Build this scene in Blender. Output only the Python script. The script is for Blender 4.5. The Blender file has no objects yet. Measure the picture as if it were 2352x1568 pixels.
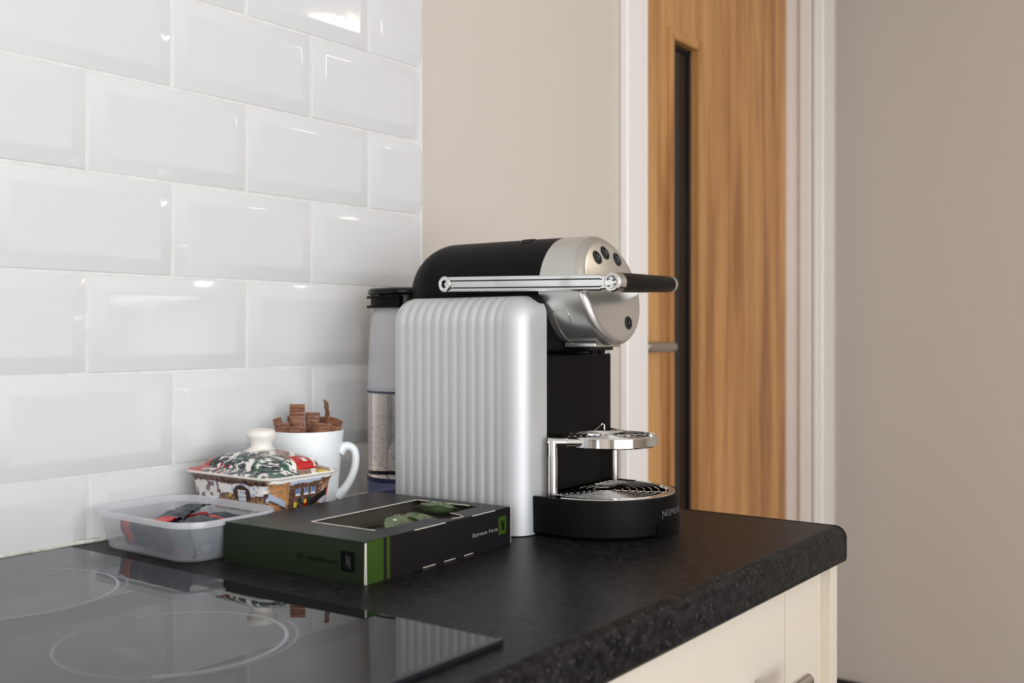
import bpy, bmesh, math, random
import numpy as np
from mathutils import Vector, Matrix

random.seed(7)
SC = bpy.context.scene
COL = SC.collection
PI = math.pi
CT = 0.91                                   # counter top height

# ------------------------------------------------------------------ camera
cam_d = bpy.data.cameras.new('camera')
cam = bpy.data.objects.new('camera', cam_d)
COL.objects.link(cam)
SC.camera = cam
cam_d.sensor_width = 36.0
cam_d.lens = 2410.4 / 2352 * 36.0
cam_d.clip_start = 0.02
yaw, pitch, roll = 0.636855, -0.0074058, -0.001275
fw = Vector((math.cos(yaw) * math.cos(pitch), math.sin(yaw) * math.cos(pitch), math.sin(pitch)))
cam.rotation_mode = 'QUATERNION'
cam.rotation_quaternion = fw.to_track_quat('-Z', 'Y') @ Matrix.Rotation(roll, 3, 'Z').to_quaternion()
cam.location = (-0.60008, -0.9749, 1.1213)
cam_d.dof.use_dof = True
cam_d.dof.focus_distance = 1.12
cam_d.dof.aperture_fstop = 6.3

# ------------------------------------------------------------------ world, lights, exposure
w = bpy.data.worlds.new('world')
SC.world = w
w.use_nodes = True
bg = w.node_tree.nodes['Background']
bg.inputs[0].default_value = (0.84, 0.92, 1.0, 1)
bg.inputs[1].default_value = 2.2
SC.view_settings.view_transform = 'Standard'
SC.view_settings.look = 'None'
SC.view_settings.gamma = 1.0
SC.view_settings.use_curve_mapping = False
SC.view_settings.exposure = 0.13


def area(name, loc, direction, sx, sy, power, col):
    l = bpy.data.lights.new(name, 'AREA')
    l.shape = 'RECTANGLE'
    l.size, l.size_y = sx, sy
    l.energy = power
    l.color = col
    o = bpy.data.objects.new(name, l)
    o.location = loc
    o.rotation_mode = 'QUATERNION'
    o.rotation_quaternion = Vector(direction).to_track_quat('-Z', 'Y')
    COL.objects.link(o)
    return o


# daylight entering through the two windows of the room
area('window_daylight', (-1.05, -3.03, 1.25), (0.0, 1, -0.05), 2.6, 1.65, 56, (0.97, 0.975, 1.0))
area('window_daylight', (-3.13, -1.35, 1.55), (1, 0.05, -0.12), 1.5, 1.15, 7, (0.92, 0.96, 1.0))

# ------------------------------------------------------------------ materials
MATS = {}


def N(nt, kind, **kw):
    n = nt.nodes.new(kind)
    for k, v in kw.items():
        if k.startswith('i_'):
            key = k[2:].replace('_', ' ')
            n.inputs[key].default_value = v
        else:
            setattr(n, k, v)
    return n


def mat(name, color, rough=0.5, metal=0.0, coat=0.0, coat_rough=0.05, spec=0.5, bump=None, ior=1.5, noise=None, sheen=0):
    """bump = (scale, strength, distance), noise = (scale, amount, stretch)"""
    if name in MATS:
        return MATS[name]
    m = bpy.data.materials.new(name)
    m.use_nodes = True
    nt = m.node_tree
    b = nt.nodes['Principled BSDF']
    b.inputs['Base Color'].default_value = (*color, 1)
    b.inputs['Roughness'].default_value = rough
    b.inputs['Metallic'].default_value = metal
    b.inputs['Coat Weight'].default_value = coat
    b.inputs['Coat Roughness'].default_value = coat_rough
    b.inputs['Specular IOR Level'].default_value = spec
    b.inputs['IOR'].default_value = ior
    tc = N(nt, 'ShaderNodeTexCoord')
    if bump:
        n = N(nt, 'ShaderNodeTexNoise')
        n.inputs['Scale'].default_value = bump[0]
        n.inputs['Detail'].default_value = 4
        nt.links.new(tc.outputs['Object'], n.inputs['Vector'])
        bp = N(nt, 'ShaderNodeBump')
        bp.inputs['Strength'].default_value = bump[1]
        bp.inputs['Distance'].default_value = bump[2]
        nt.links.new(n.outputs[0], bp.inputs['Height'])
        nt.links.new(bp.outputs[0], b.inputs['Normal'])
    if noise:
        mp = N(nt, 'ShaderNodeMapping')
        mp.inputs['Scale'].default_value = noise[2]
        nt.links.new(tc.outputs['Object'], mp.inputs[0])
        n = N(nt, 'ShaderNodeTexNoise')
        n.inputs['Scale'].default_value = noise[0]
        n.inputs['Detail'].default_value = 5
        nt.links.new(mp.outputs[0], n.inputs['Vector'])
        cr = N(nt, 'ShaderNodeValToRGB')
        a = noise[1]
        cr.color_ramp.elements[0].position = 0.3
        cr.color_ramp.elements[1].position = 0.7
        cr.color_ramp.elements[0].color = (*[c * (1 - a) for c in color], 1)
        cr.color_ramp.elements[1].color = (*[min(1, c * (1 + a)) for c in color], 1)
        nt.links.new(n.outputs[0], cr.inputs[0])
        nt.links.new(cr.outputs[0], b.inputs['Base Color'])
    MATS[name] = m
    return m


def srgb(r, g, b):
    f = lambda c: (c / 255 / 12.92) if c / 255 <= 0.04045 else ((c / 255 + 0.055) / 1.055) ** 2.4
    return (f(r), f(g), f(b))


M_tile = mat('tile_glaze', (0.68, 0.682, 0.682), 0.07, spec=0.45, bump=(11, 0.16, 0.003))
M_grout = mat('grout', (0.72, 0.71, 0.68), 0.9, bump=(900, 0.6, 0.0008), noise=(60, 0.06, (1, 1, 1)))
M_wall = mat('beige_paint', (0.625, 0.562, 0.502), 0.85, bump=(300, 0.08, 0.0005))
M_wall_right = mat('beige_paint_dimmed', (0.545, 0.490, 0.438), 0.85, bump=(300, 0.08, 0.0005))  # beige paint darkened: the wall's weaker light is put into its colour
M_gloss_white = mat('white_gloss_paint', (0.88, 0.85, 0.82), 0.22, bump=(30, 0.06, 0.001))
M_ceiling = mat('ceiling_paint', (0.82, 0.80, 0.77), 0.9)
M_floor = mat('vinyl_floor', (0.42, 0.37, 0.31), 0.45, noise=(6, 0.3, (1, 6, 1)))
M_black_trim = mat('black_skirting', (0.012, 0.012, 0.014), 0.35)
M_trim_white = mat('white_plastic_trim', (0.85, 0.84, 0.80), 0.18)
M_silicone = mat('silicone', (0.70, 0.68, 0.62), 0.5, noise=(90, 0.25, (1, 1, 1)))
M_glass_black = mat('ceramic_glass', (0.006, 0.006, 0.007), 0.015, spec=0.5, ior=1.5)
M_hob_arc = mat('hob_bright_arc', (0.30, 0.33, 0.37), 0.35)
M_hob_print2 = mat('hob_faint_ring', (0.17, 0.18, 0.20), 0.3)
M_hob_edge = mat('hob_edge_trim', (0.012, 0.012, 0.016), 0.25)
M_cream = mat('cream_cabinet', (0.63, 0.565, 0.47), 0.32, bump=(60, 0.03, 0.0005))
M_cream_edge = mat('cream_edge', (0.72, 0.69, 0.53), 0.4)
M_blackp = mat('black_satin_plastic', (0.0045, 0.0042, 0.0044), 0.48, spec=0.09, bump=(1500, 0.12, 0.0002))
M_blackg = mat('black_gloss_plastic', (0.004, 0.004, 0.004), 0.15, spec=0.2)
M_silver = mat('silver_lacquer', (0.62, 0.63, 0.63), 0.60, metal=0.68, bump=(2500, 0.06, 0.0001))
M_silver_face = mat('silver_face', (0.60, 0.585, 0.555), 0.27, metal=0.85)
M_chrome = mat('chrome', (0.74, 0.735, 0.72), 0.06, metal=1.0)
M_steel = mat('brushed_steel', (0.58, 0.56, 0.53), 0.24, metal=1.0)
M_nickel = mat('satin_nickel', (0.50, 0.47, 0.43), 0.33, metal=1.0)
M_grip = mat('grip_black', (0.006, 0.0052, 0.0048), 0.30, spec=0.045)
M_btn = mat('button_black', (0.004, 0.0042, 0.0055), 0.25, spec=0.06)
M_icon = mat('button_print', (0.30, 0.31, 0.32), 0.5)
M_logo_grey = mat('logo_grey', (0.13, 0.125, 0.12), 0.4)
M_logo_dim = mat('logo_dim_grey', (0.040, 0.042, 0.046), 0.5, spec=0.2)
M_card_black = mat('card_black', (0.0095, 0.0085, 0.0100), 0.40, spec=0.28, bump=(500, 0.08, 0.0003))
M_card_green = mat('card_dark_green', (0.0085, 0.0165, 0.0055), 0.38, spec=0.30, bump=(500, 0.08, 0.0003))
M_card_lime = mat('card_green_stripe', (0.036, 0.070, 0.009), 0.45, spec=0.25)
M_card_edge = mat('card_raw_edge', (0.72, 0.66, 0.58), 0.9)
M_card_in = mat('card_inside', (0.10, 0.085, 0.065), 0.9)
M_white_print = mat('white_print', (0.62, 0.60, 0.60), 0.6)
M_ink = mat('dark_ink', (0.002, 0.003, 0.002), 0.6, spec=0.08)
M_mug = mat('white_porcelain', (0.82, 0.84, 0.84), 0.32, spec=0.4)
M_ivory = mat('ivory_glaze', (0.80, 0.76, 0.69), 0.14)
M_navy = mat('navy_foil', (0.010, 0.024, 0.038), 0.30, spec=0.35, bump=(90, 0.4, 0.002))
M_red = mat('red_foil', (0.55, 0.010, 0.010), 0.3, bump=(90, 0.3, 0.002))
M_lamp = None
M_dark_void = mat('dark_glass_backing', (0.004, 0.004, 0.004), 0.4)


def mat_oak():
    m = bpy.data.materials.new('oak_veneer')
    m.use_nodes = True
    nt = m.node_tree
    b = nt.nodes['Principled BSDF']
    tc = N(nt, 'ShaderNodeTexCoord')
    mp = N(nt, 'ShaderNodeMapping')
    mp.inputs['Scale'].default_value = (14, 14, 0.8)
    nt.links.new(tc.outputs['Object'], mp.inputs[0])
    n = N(nt, 'ShaderNodeTexNoise')
    n.inputs['Scale'].default_value = 1.3
    n.inputs['Detail'].default_value = 6
    n.inputs['Distortion'].default_value = 0.6
    nt.links.new(mp.outputs[0], n.inputs['Vector'])
    mp2 = N(nt, 'ShaderNodeMapping')
    mp2.inputs['Scale'].default_value = (160, 160, 5)
    nt.links.new(tc.outputs['Object'], mp2.inputs[0])
    n2 = N(nt, 'ShaderNodeTexNoise')
    n2.inputs['Scale'].default_value = 1.5
    n2.inputs['Detail'].default_value = 3
    nt.links.new(mp2.outputs[0], n2.inputs['Vector'])
    mx = N(nt, 'ShaderNodeMath', operation='MULTIPLY_ADD')
    mx.inputs[1].default_value = 0.35
    nt.links.new(n2.outputs[0], mx.inputs[0])
    nt.links.new(n.outputs[0], mx.inputs[2])
    cr = N(nt, 'ShaderNodeValToRGB')
    e = cr.color_ramp.elements
    e[0].position, e[0].color = 0.48, (*srgb(155, 104, 60), 1)
    e[1].position, e[1].color = 0.88, (*srgb(212, 160, 101), 1)
    x = e.new(0.66)
    x.color = (*srgb(190, 138, 82), 1)
    nt.links.new(mx.outputs[0], cr.inputs[0])
    nt.links.new(cr.outputs[0], b.inputs['Base Color'])
    b.inputs['Roughness'].default_value = 0.42
    MATS['oak'] = m
    return m


def mat_counter():
    m = bpy.data.materials.new('speckled_laminate')
    m.use_nodes = True
    nt = m.node_tree
    b = nt.nodes['Principled BSDF']
    tc = N(nt, 'ShaderNodeTexCoord')
    v = N(nt, 'ShaderNodeTexVoronoi')
    v.inputs['Scale'].default_value = 230
    v.inputs['Randomness'].default_value = 1.0
    nt.links.new(tc.outputs['Object'], v.inputs['Vector'])
    # speck where the cell is near its centre, and only in some cells
    sep = N(nt, 'ShaderNodeSeparateColor')
    nt.links.new(v.outputs['Color'], sep.inputs[0])
    r1 = N(nt, 'ShaderNodeMapRange')
    r1.inputs['From Min'].default_value = 0.42
    r1.inputs['From Max'].default_value = 0.12
    nt.links.new(v.outputs['Distance'], r1.inputs['Value'])
    r2 = N(nt, 'ShaderNodeMapRange')
    r2.inputs['From Min'].default_value = 0.45
    r2.inputs['From Max'].default_value = 1.0
    nt.links.new(sep.outputs[0], r2.inputs['Value'])
    mul = N(nt, 'ShaderNodeMath', operation='MULTIPLY')
    nt.links.new(r1.outputs[0], mul.inputs[0])
    nt.links.new(r2.outputs[0], mul.inputs[1])
    n = N(nt, 'ShaderNodeTexNoise')
    n.inputs['Scale'].default_value = 120
    n.inputs['Detail'].default_value = 5
    n.inputs['Roughness'].default_value = 0.7
    nt.links.new(tc.outputs['Object'], n.inputs['Vector'])
    cr = N(nt, 'ShaderNodeValToRGB')
    cr.color_ramp.elements[0].position = 0.38
    cr.color_ramp.elements[0].color = (0.0042, 0.0041, 0.0042, 1)
    cr.color_ramp.elements[1].position = 0.68
    cr.color_ramp.elements[1].color = (0.021, 0.020, 0.0195, 1)
    nt.links.new(n.outputs[0], cr.inputs[0])
    mix = N(nt, 'ShaderNodeMix', data_type='RGBA')
    nt.links.new(mul.outputs[0], mix.inputs['Factor'])
    nt.links.new(cr.outputs[0], mix.inputs['A'])
    mix.inputs['B'].default_value = (0.058, 0.055, 0.053, 1)
    nt.links.new(mix.outputs['Result'], b.inputs['Base Color'])
    b.inputs['Roughness'].default_value = 0.37
    b.inputs['IOR'].default_value = 1.18
    nb = N(nt, 'ShaderNodeTexNoise')
    nb.inputs['Scale'].default_value = 420
    nb.inputs['Detail'].default_value = 3
    nt.links.new(tc.outputs['Object'], nb.inputs['Vector'])
    bp = N(nt, 'ShaderNodeBump')
    bp.inputs['Strength'].default_value = 0.35
    bp.inputs['Distance'].default_value = 0.0006
    nt.links.new(nb.outputs[0], bp.inputs['Height'])
    nt.links.new(bp.outputs[0], b.inputs['Normal'])
    return m


def mat_clear(name, tint, haze, haze_col, rough=0.12, frost_noise=None):
    """thin clear plastic: see-through share + milky share + fresnel gloss"""
    m = bpy.data.materials.new(name)
    m.use_nodes = True
    nt = m.node_tree
    nt.nodes.remove(nt.nodes['Principled BSDF'])
    out = nt.nodes['Material Output']
    tr = N(nt, 'ShaderNodeBsdfTransparent')
    tr.inputs[0].default_value = (*tint, 1)
    df = N(nt, 'ShaderNodeBsdfDiffuse')
    df.inputs[0].default_value = (*haze_col, 1)
    tl = N(nt, 'ShaderNodeBsdfTranslucent')
    tl.inputs[0].default_value = (*haze_col, 1)
    m1 = N(nt, 'ShaderNodeMixShader')
    m1.inputs[0].default_value = 0.5
    nt.links.new(df.outputs[0], m1.inputs[1])
    nt.links.new(tl.outputs[0], m1.inputs[2])
    m2 = N(nt, 'ShaderNodeMixShader')
    m2.inputs[0].default_value = haze
    if frost_noise:
        tc = N(nt, 'ShaderNodeTexCoord')
        n = N(nt, 'ShaderNodeTexNoise')
        n.inputs['Scale'].default_value = frost_noise
        nt.links.new(tc.outputs['Object'], n.inputs['Vector'])
        mr = N(nt, 'ShaderNodeMapRange')
        mr.inputs['To Min'].default_value = haze * 0.75
        mr.inputs['To Max'].default_value = haze * 1.25
        nt.links.new(n.outputs[0], mr.inputs['Value'])
        nt.links.new(mr.outputs[0], m2.inputs[0])
    nt.links.new(tr.outputs[0], m2.inputs[1])
    nt.links.new(m1.outputs[0], m2.inputs[2])
    gl = N(nt, 'ShaderNodeBsdfGlossy')
    gl.inputs['Roughness'].default_value = rough
    gl.inputs[0].default_value = (0.9, 0.9, 0.9, 1)
    fr = N(nt, 'ShaderNodeFresnel')
    fr.inputs[0].default_value = 1.45
    m3 = N(nt, 'ShaderNodeMixShader')
    ge = N(nt, 'ShaderNodeNewGeometry')
    mm = N(nt, 'ShaderNodeMath', operation='MULTIPLY')
    iv = N(nt, 'ShaderNodeMath', operation='SUBTRACT')
    iv.inputs[0].default_value = 1.0
    nt.links.new(ge.outputs['Backfacing'], iv.inputs[1])
    nt.links.new(fr.outputs[0], mm.inputs[0])
    nt.links.new(iv.outputs[0], mm.inputs[1])
    nt.links.new(mm.outputs[0], m3.inputs[0])
    nt.links.new(m2.outputs[0], m3.inputs[1])
    nt.links.new(gl.outputs[0], m3.inputs[2])
    nt.links.new(m3.outputs[0], out.inputs[0])
    return m


def mat_glass(name, ior, col):
    m = bpy.data.materials.new(name)
    m.use_nodes = True
    b = m.node_tree.nodes['Principled BSDF']
    b.inputs['Base Color'].default_value = (*col, 1)
    b.inputs['Transmission Weight'].default_value = 1
    b.inputs['Roughness'].default_value = 0
    b.inputs['IOR'].default_value = ior
    return m


def mat_paint(name, rough=0.13):
    m = bpy.data.materials.new(name)
    m.use_nodes = True
    nt = m.node_tree
    b = nt.nodes['Principled BSDF']
    a = N(nt, 'ShaderNodeVertexColor', layer_name='paint')
    nt.links.new(a.outputs[0], b.inputs['Base Color'])
    b.inputs['Roughness'].default_value = rough
    return m


def mat_kraft(name, a, b2, rough=0.45, direction=(1, 1, 1), scale=30):
    m = bpy.data.materials.new(name)
    m.use_nodes = True
    nt = m.node_tree
    b = nt.nodes['Principled BSDF']
    tc = N(nt, 'ShaderNodeTexCoord')
    mp = N(nt, 'ShaderNodeMapping')
    mp.inputs['Scale'].default_value = direction
    nt.links.new(tc.outputs['Object'], mp.inputs[0])
    n = N(nt, 'ShaderNodeTexNoise')
    n.inputs['Scale'].default_value = scale
    n.inputs['Detail'].default_value = 4
    nt.links.new(mp.outputs[0], n.inputs['Vector'])
    cr = N(nt, 'ShaderNodeValToRGB')
    cr.color_ramp.elements[0].position = 0.4
    cr.color_ramp.elements[1].position = 0.62
    cr.color_ramp.elements[0].color = (*a, 1)
    cr.color_ramp.elements[1].color = (*b2, 1)
    nt.links.new(n.outputs[0], cr.inputs[0])
    nt.links.new(cr.outputs[0], b.inputs['Base Color'])
    b.inputs['Roughness'].default_value = rough
    return m


def mat_emit(name, col, strength):
    m = bpy.data.materials.new(name)
    m.use_nodes = True
    nt = m.node_tree
    nt.nodes.remove(nt.nodes['Principled BSDF'])
    e = N(nt, 'ShaderNodeEmission')
    e.inputs[0].default_value = (*col, 1)
    e.inputs[1].default_value = strength
    nt.links.new(e.outputs[0], nt.nodes['Material Output'].inputs[0])
    return m


M_oak = mat_oak()
M_counter = mat_counter()
M_tub = mat_clear('frosted_polypropylene', (0.985, 0.988, 0.99), 0.19, (0.92, 0.94, 0.98), 0.25, 20)
M_tub_rim = mat_clear('frosted_polypropylene_rim', (0.97, 0.98, 0.99), 0.50, (0.94, 0.95, 0.98), 0.2)
M_tank = mat_clear('tank_plastic', (0.965, 0.965, 0.985), 0.04, (0.7, 0.7, 0.85), 0.04)
M_tank_fog = mat_clear('tank_condensation', (0.975, 0.975, 0.995), 0.62, (0.97, 0.97, 1.0), 0.06, 30)
M_tank_base = mat_clear('tank_blue_base', (0.72, 0.76, 0.98), 0.30, (0.34, 0.40, 0.80), 0.05)
M_water = mat_glass('water', 1.33, (0.99, 0.99, 1.0))
M_bubble = mat('bubble_mark', (0.10, 0.11, 0.14), 0.3)
M_bluemark = mat('blue_mark', (0.05, 0.10, 0.32), 0.4)
M_wet = mat('meniscus', (0.035, 0.04, 0.085), 0.25)
M_film = mat_clear('clear_film', (0.93, 0.97, 0.94), 0.06, (0.5, 0.55, 0.5), 0.08)
M_capsule = mat('green_capsule_foil', (0.095, 0.135, 0.065), 0.28, bump=(160, 0.35, 0.0015), noise=(60, 0.35, (1, 1, 1)))
M_capsule_print = mat('capsule_pale_print', (0.50, 0.55, 0.42), 0.5)
M_capsule_gold = mat('capsule_gold_print', (0.42, 0.27, 0.07), 0.35, metal=0.4)
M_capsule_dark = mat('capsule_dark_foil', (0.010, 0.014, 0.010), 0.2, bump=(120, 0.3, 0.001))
M_kraft = mat_kraft('brown_sachet_paper', srgb(112, 70, 48), srgb(152, 102, 74), 0.42, (1, 1, 6), 90)
M_kraft_line = mat('brown_sachet_print', srgb(78, 46, 32), 0.6)
M_dish = mat_paint('painted_porcelain')
M_lamp = mat_emit('lamp_diffuser', (1.0, 0.86, 0.66), 30)

# ------------------------------------------------------------------ mesh helpers


def weighted(o):
    """keep the large flat faces flat next to their small rounded edges"""
    md = o.modifiers.new('weighted_normal', 'WEIGHTED_NORMAL')
    md.keep_sharp = True
    md.weight = 80


def link(name, bm, m, parent=None, origin=(0, 0, 0), smooth=38, label=None):
    """turn a bmesh (in world or local space) into ONE object, its verts moved by -origin"""
    if any(origin):
        bmesh.ops.translate(bm, verts=bm.verts, vec=-Vector(origin))
    if smooth:
        lim = math.radians(smooth)
        for f in bm.faces:
            f.smooth = True
        for e in bm.edges:
            if len(e.link_faces) == 2 and e.calc_face_angle(0) > lim:
                e.smooth = False
    me = bpy.data.meshes.new(name)
    bm.to_mesh(me)
    bm.free()
    ms = m if isinstance(m, (list, tuple)) else [m]
    for x in ms:
        me.materials.append(x)
    o = bpy.data.objects.new(name, me)
    COL.objects.link(o)
    if smooth and len(me.polygons) < 900:
        weighted(o)
    if parent:
        o.parent = parent
    if label:
        o['label'] = label
    return o


def empty(name, loc, rz=0.0):
    o = bpy.data.objects.new(name, None)
    o.empty_display_size = 0.03
    o.location = loc
    o.rotation_euler = (0, 0, rz)
    COL.objects.link(o)
    return o


def tag(o, label=None, cat=None, group=None, kind=None):
    if label:
        o['label'] = label
    if cat:
        o['category'] = cat
    if group:
        o['group'] = group
    if kind:
        o['kind'] = kind
    return o


def add_box(bm, x0, x1, y0, y1, z0, z1, r=0.0, seg=3, mi=0):
    vs = [bm.verts.new((x, y, z)) for x in (x0, x1) for y in (y0, y1) for z in (z0, z1)]
    idx = [(0, 1, 3, 2), (4, 6, 7, 5), (0, 4, 5, 1), (2, 3, 7, 6), (0, 2, 6, 4), (1, 5, 7, 3)]
    fs = [bm.faces.new([vs[i] for i in f]) for f in idx]
    for f in fs:
        f.material_index = mi
    if r > 0:
        es = list({e for f in fs for e in f.edges})
        bmesh.ops.bevel(bm, geom=es, offset=r, segments=seg, profile=0.5, affect='EDGES')
    return bm


def box(*a, **k):
    return add_box(bmesh.new(), *a, **k)


def add_loft(bm, rings, cap0=True, cap1=True, closed=True, mi=0, ring_mi=None, wrap=False):
    V = [[bm.verts.new(p) for p in r] for r in rings]
    n = len(V[0])
    K = len(V) if wrap else len(V) - 1
    for k in range(K):
        a, b = V[k], V[(k + 1) % len(V)]
        for i in range(n if closed else n - 1):
            j = (i + 1) % n
            f = bm.faces.new((a[i], a[j], b[j], b[i]))
            f.material_index = ring_mi[k] if ring_mi else mi
    if closed and not wrap:
        if cap0:
            f = bm.faces.new(list(reversed(V[0])))
            f.material_index = mi
        if cap1:
            f = bm.faces.new(V[-1])
            f.material_index = mi
    return bm


def fix(bm):
    bmesh.ops.recalc_face_normals(bm, faces=bm.faces)
    return bm


def lathe(profile, c=(0, 0, 0), axis='Z', n=48, closed_profile=False, bm=None, mi=0):
    """profile: list of (radius, height along axis)"""
    bm = bm or bmesh.new()
    c = Vector(c)
    rings = []
    for r, h in profile:
        ring = []
        for i in range(n):
            a = 2 * PI * i / n
            u, v = max(r, 1e-5) * math.cos(a), max(r, 1e-5) * math.sin(a)
            p = {'Z': (u, v, h), 'Y': (u, h, v), 'X': (h, u, v)}[axis]
            ring.append(c + Vector(p))
        rings.append(ring)
    add_loft(bm, rings, cap0=not closed_profile, cap1=not closed_profile, mi=mi, wrap=closed_profile)
    return fix(bm)


def tube(path, r, n=12, bm=None, closed=False, mi=0, radii=None, flat=None):
    """round bar along a polyline"""
    bm = bm or bmesh.new()
    P = [Vector(p) for p in path]
    m = len(P)
    rings = []
    up = None
    for i in range(m):
        if closed:
            t = (P[(i + 1) % m] - P[i - 1]).normalized()
        else:
            t = (P[min(i + 1, m - 1)] - P[max(i - 1, 0)]).normalized()
        if up is None:
            up = Vector((0, 0, 1)) if abs(t.z) < 0.9 else Vector((1, 0, 0))
        s = t.cross(up).normalized()
        u = s.cross(t).normalized()
        up = u
        rr = radii[i] if radii else r
        fl = flat if flat else 1.0
        rings.append([P[i] + s * rr * math.cos(2 * PI * k / n) + u * rr * fl * math.sin(2 * PI * k / n) for k in range(n)])
    add_loft(bm, rings, mi=mi, wrap=closed, cap0=not closed, cap1=not closed)
    return bm


def prism(poly, z0, z1, bm=None, mi=0, to=None):
    """extrude a 2D polygon; `to` maps (u, v, w) to a point"""
    bm = bm or bmesh.new()
    to = to or (lambda u, v, w: (u, v, w))
    a = [bm.verts.new(to(u, v, z0)) for u, v in poly]
    b = [bm.verts.new(to(u, v, z1)) for u, v in poly]
    n = len(poly)
    fs = [bm.faces.new(list(reversed(a))), bm.faces.new(b)]
    for i in range(n):
        fs.append(bm.faces.new((a[i], a[(i + 1) % n], b[(i + 1) % n], b[i])))
    for f in fs:
        f.material_index = mi
    return fix(bm)


def rrect(hx, hy, r, n=6, step=None):
    """rounded rectangle points, counter-clockwise, starting on the right side"""
    r = min(r, hx - 1e-4, hy - 1e-4)
    pts = []
    for cx, cy, a0 in ((hx - r, hy - r, 0), (-hx + r, hy - r, PI / 2), (-hx + r, -hy + r, PI), (hx - r, -hy + r, 1.5 * PI)):
        for k in range(n + 1):
            a = a0 + PI / 2 * k / n
            pts.append((cx + r * math.cos(a), cy + r * math.sin(a)))
    if step:
        out = []
        for i in range(len(pts)):
            a, b = Vector(pts[i]), Vector(pts[(i + 1) % len(pts)])
            out.append(tuple(a))
            if i % (n + 1) == n:
                for j in range(1, int(step)):
                    out.append(tuple(a.lerp(b, j / int(step))))
        return out
    return pts


def text_mesh(body, size, extrude=0.0):
    cu = bpy.data.curves.new('tmp_text', 'FONT')
    cu.body = body
    cu.size = size
    cu.resolution_u = 3
    cu.extrude = extrude
    o = bpy.data.objects.new('tmp_text', cu)
    COL.objects.link(o)
    bpy.context.view_layer.update()
    dg = bpy.context.evaluated_depsgraph_get()
    me = bpy.data.meshes.new_from_object(o.evaluated_get(dg))
    bm = bmesh.new()
    bm.from_mesh(me)
    bpy.data.objects.remove(o)
    bpy.data.curves.remove(cu)
    bpy.data.meshes.remove(me)
    return bm


def map_bm(bm, fn):
    for v in bm.verts:
        v.co = Vector(fn(v.co.x, v.co.y, v.co.z))
    return bm


def struct(name, bm, m, **k):
    return tag(link(name, bm, m, **k), kind='structure')


# ------------------------------------------------------------------ room shell
XR = 2.215            # right wall
XL, YB, H = -3.2, -3.1, 2.4
YW = 0.010            # plaster face of the tiled wall
OL, OR_, OT = 1.152, 2.050, 2.06     # door opening

wb = bmesh.new()
add_box(wb, XL - 0.1, OL, YW, YW + 0.12, 0, H)
add_box(wb, OR_, XR + 0.1, YW, YW + 0.12, 0, H)
add_box(wb, OL, OR_, YW, YW + 0.12, OT, H)
wall_back = struct('wall_back', wb, M_wall, smooth=0)
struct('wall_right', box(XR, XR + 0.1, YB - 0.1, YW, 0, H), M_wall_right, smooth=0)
wf = bmesh.new()       # wall behind the camera, with a window opening
add_box(wf, XL - 0.1, -2.4, YB - 0.1, YB, 0, H)
add_box(wf, 0.3, XR, YB - 0.1, YB, 0, H)
add_box(wf, -2.4, 0.3, YB - 0.1, YB, 0, 0.40)
add_box(wf, -2.4, 0.3, YB - 0.1, YB, 2.13, H)
struct('wall_front', wf, M_wall, smooth=0)
wl = bmesh.new()
add_box(wl, XL - 0.1, XL, YB, -2.1, 0, H)
add_box(wl, XL - 0.1, XL, -0.6, YW, 0, H)
add_box(wl, XL - 0.1, XL, -2.1, -0.6, 0, 0.98)
add_box(wl, XL - 0.1, XL, -2.1, -0.6, 2.13, H)
struct('wall_left', wl, M_wall, smooth=0)
struct('floor', box(XL - 0.1, XR + 0.1, YB - 0.1, 0.3, -0.05, 0), M_floor, smooth=0)
struct('ceiling', box(XL - 0.1, XR + 0.1, YB - 0.1, 0.3, H, H + 0.05), M_ceiling, smooth=0)

for wi, (horizontal, a0, a1, f0, wz) in enumerate(((True, -2.4, 0.3, YB, 0.40), (False, -2.1, -0.6, XL, 0.98))):
    wr = empty('window_%d' % (wi + 1), ((a0 + a1) / 2, f0 - 0.05, wz) if horizontal else (f0 - 0.05, (a0 + a1) / 2, wz))
    tag(wr, kind='structure')
    org = wr.location
    fr = bmesh.new()
    spans = [(a0, a0 + 0.05, wz, 2.13), (a1 - 0.05, a1, wz, 2.13), ((a0 + a1) / 2 - 0.03, (a0 + a1) / 2 + 0.03, wz + 0.05, 2.08),
             (a0 + 0.05, a1 - 0.05, wz, wz + 0.05), (a0 + 0.05, a1 - 0.05, 2.08, 2.13)]
    for p, q, z0, z1 in spans:
        if horizontal:
            add_box(fr, p, q, f0 - 0.08, f0 - 0.03, z0, z1)
        else:
            add_box(fr, f0 - 0.08, f0 - 0.03, p, q, z0, z1)
    link('window_frame', fr, M_gloss_white, wr, origin=org, smooth=0)

sk = struct('baseboard_right', box(XR - 0.016, XR, YB, YW, 0, 0.185, r=0.003), M_black_trim)
struct('baseboard_back', box(0.56, 1.05, YW - 0.014, YW, 0, 0.12, r=0.003), M_gloss_white)

# --- metro tiles with bevelled edges, each a part of the tiled wall
W_, H_, G_ = 0.1015, 0.103, 0.0032
XE = 0.5045
Z0R = CT + 0.0675 + 5 * H_          # level of joint row 0 : 1.4925
rows = {}
tile_cache = {}


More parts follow.
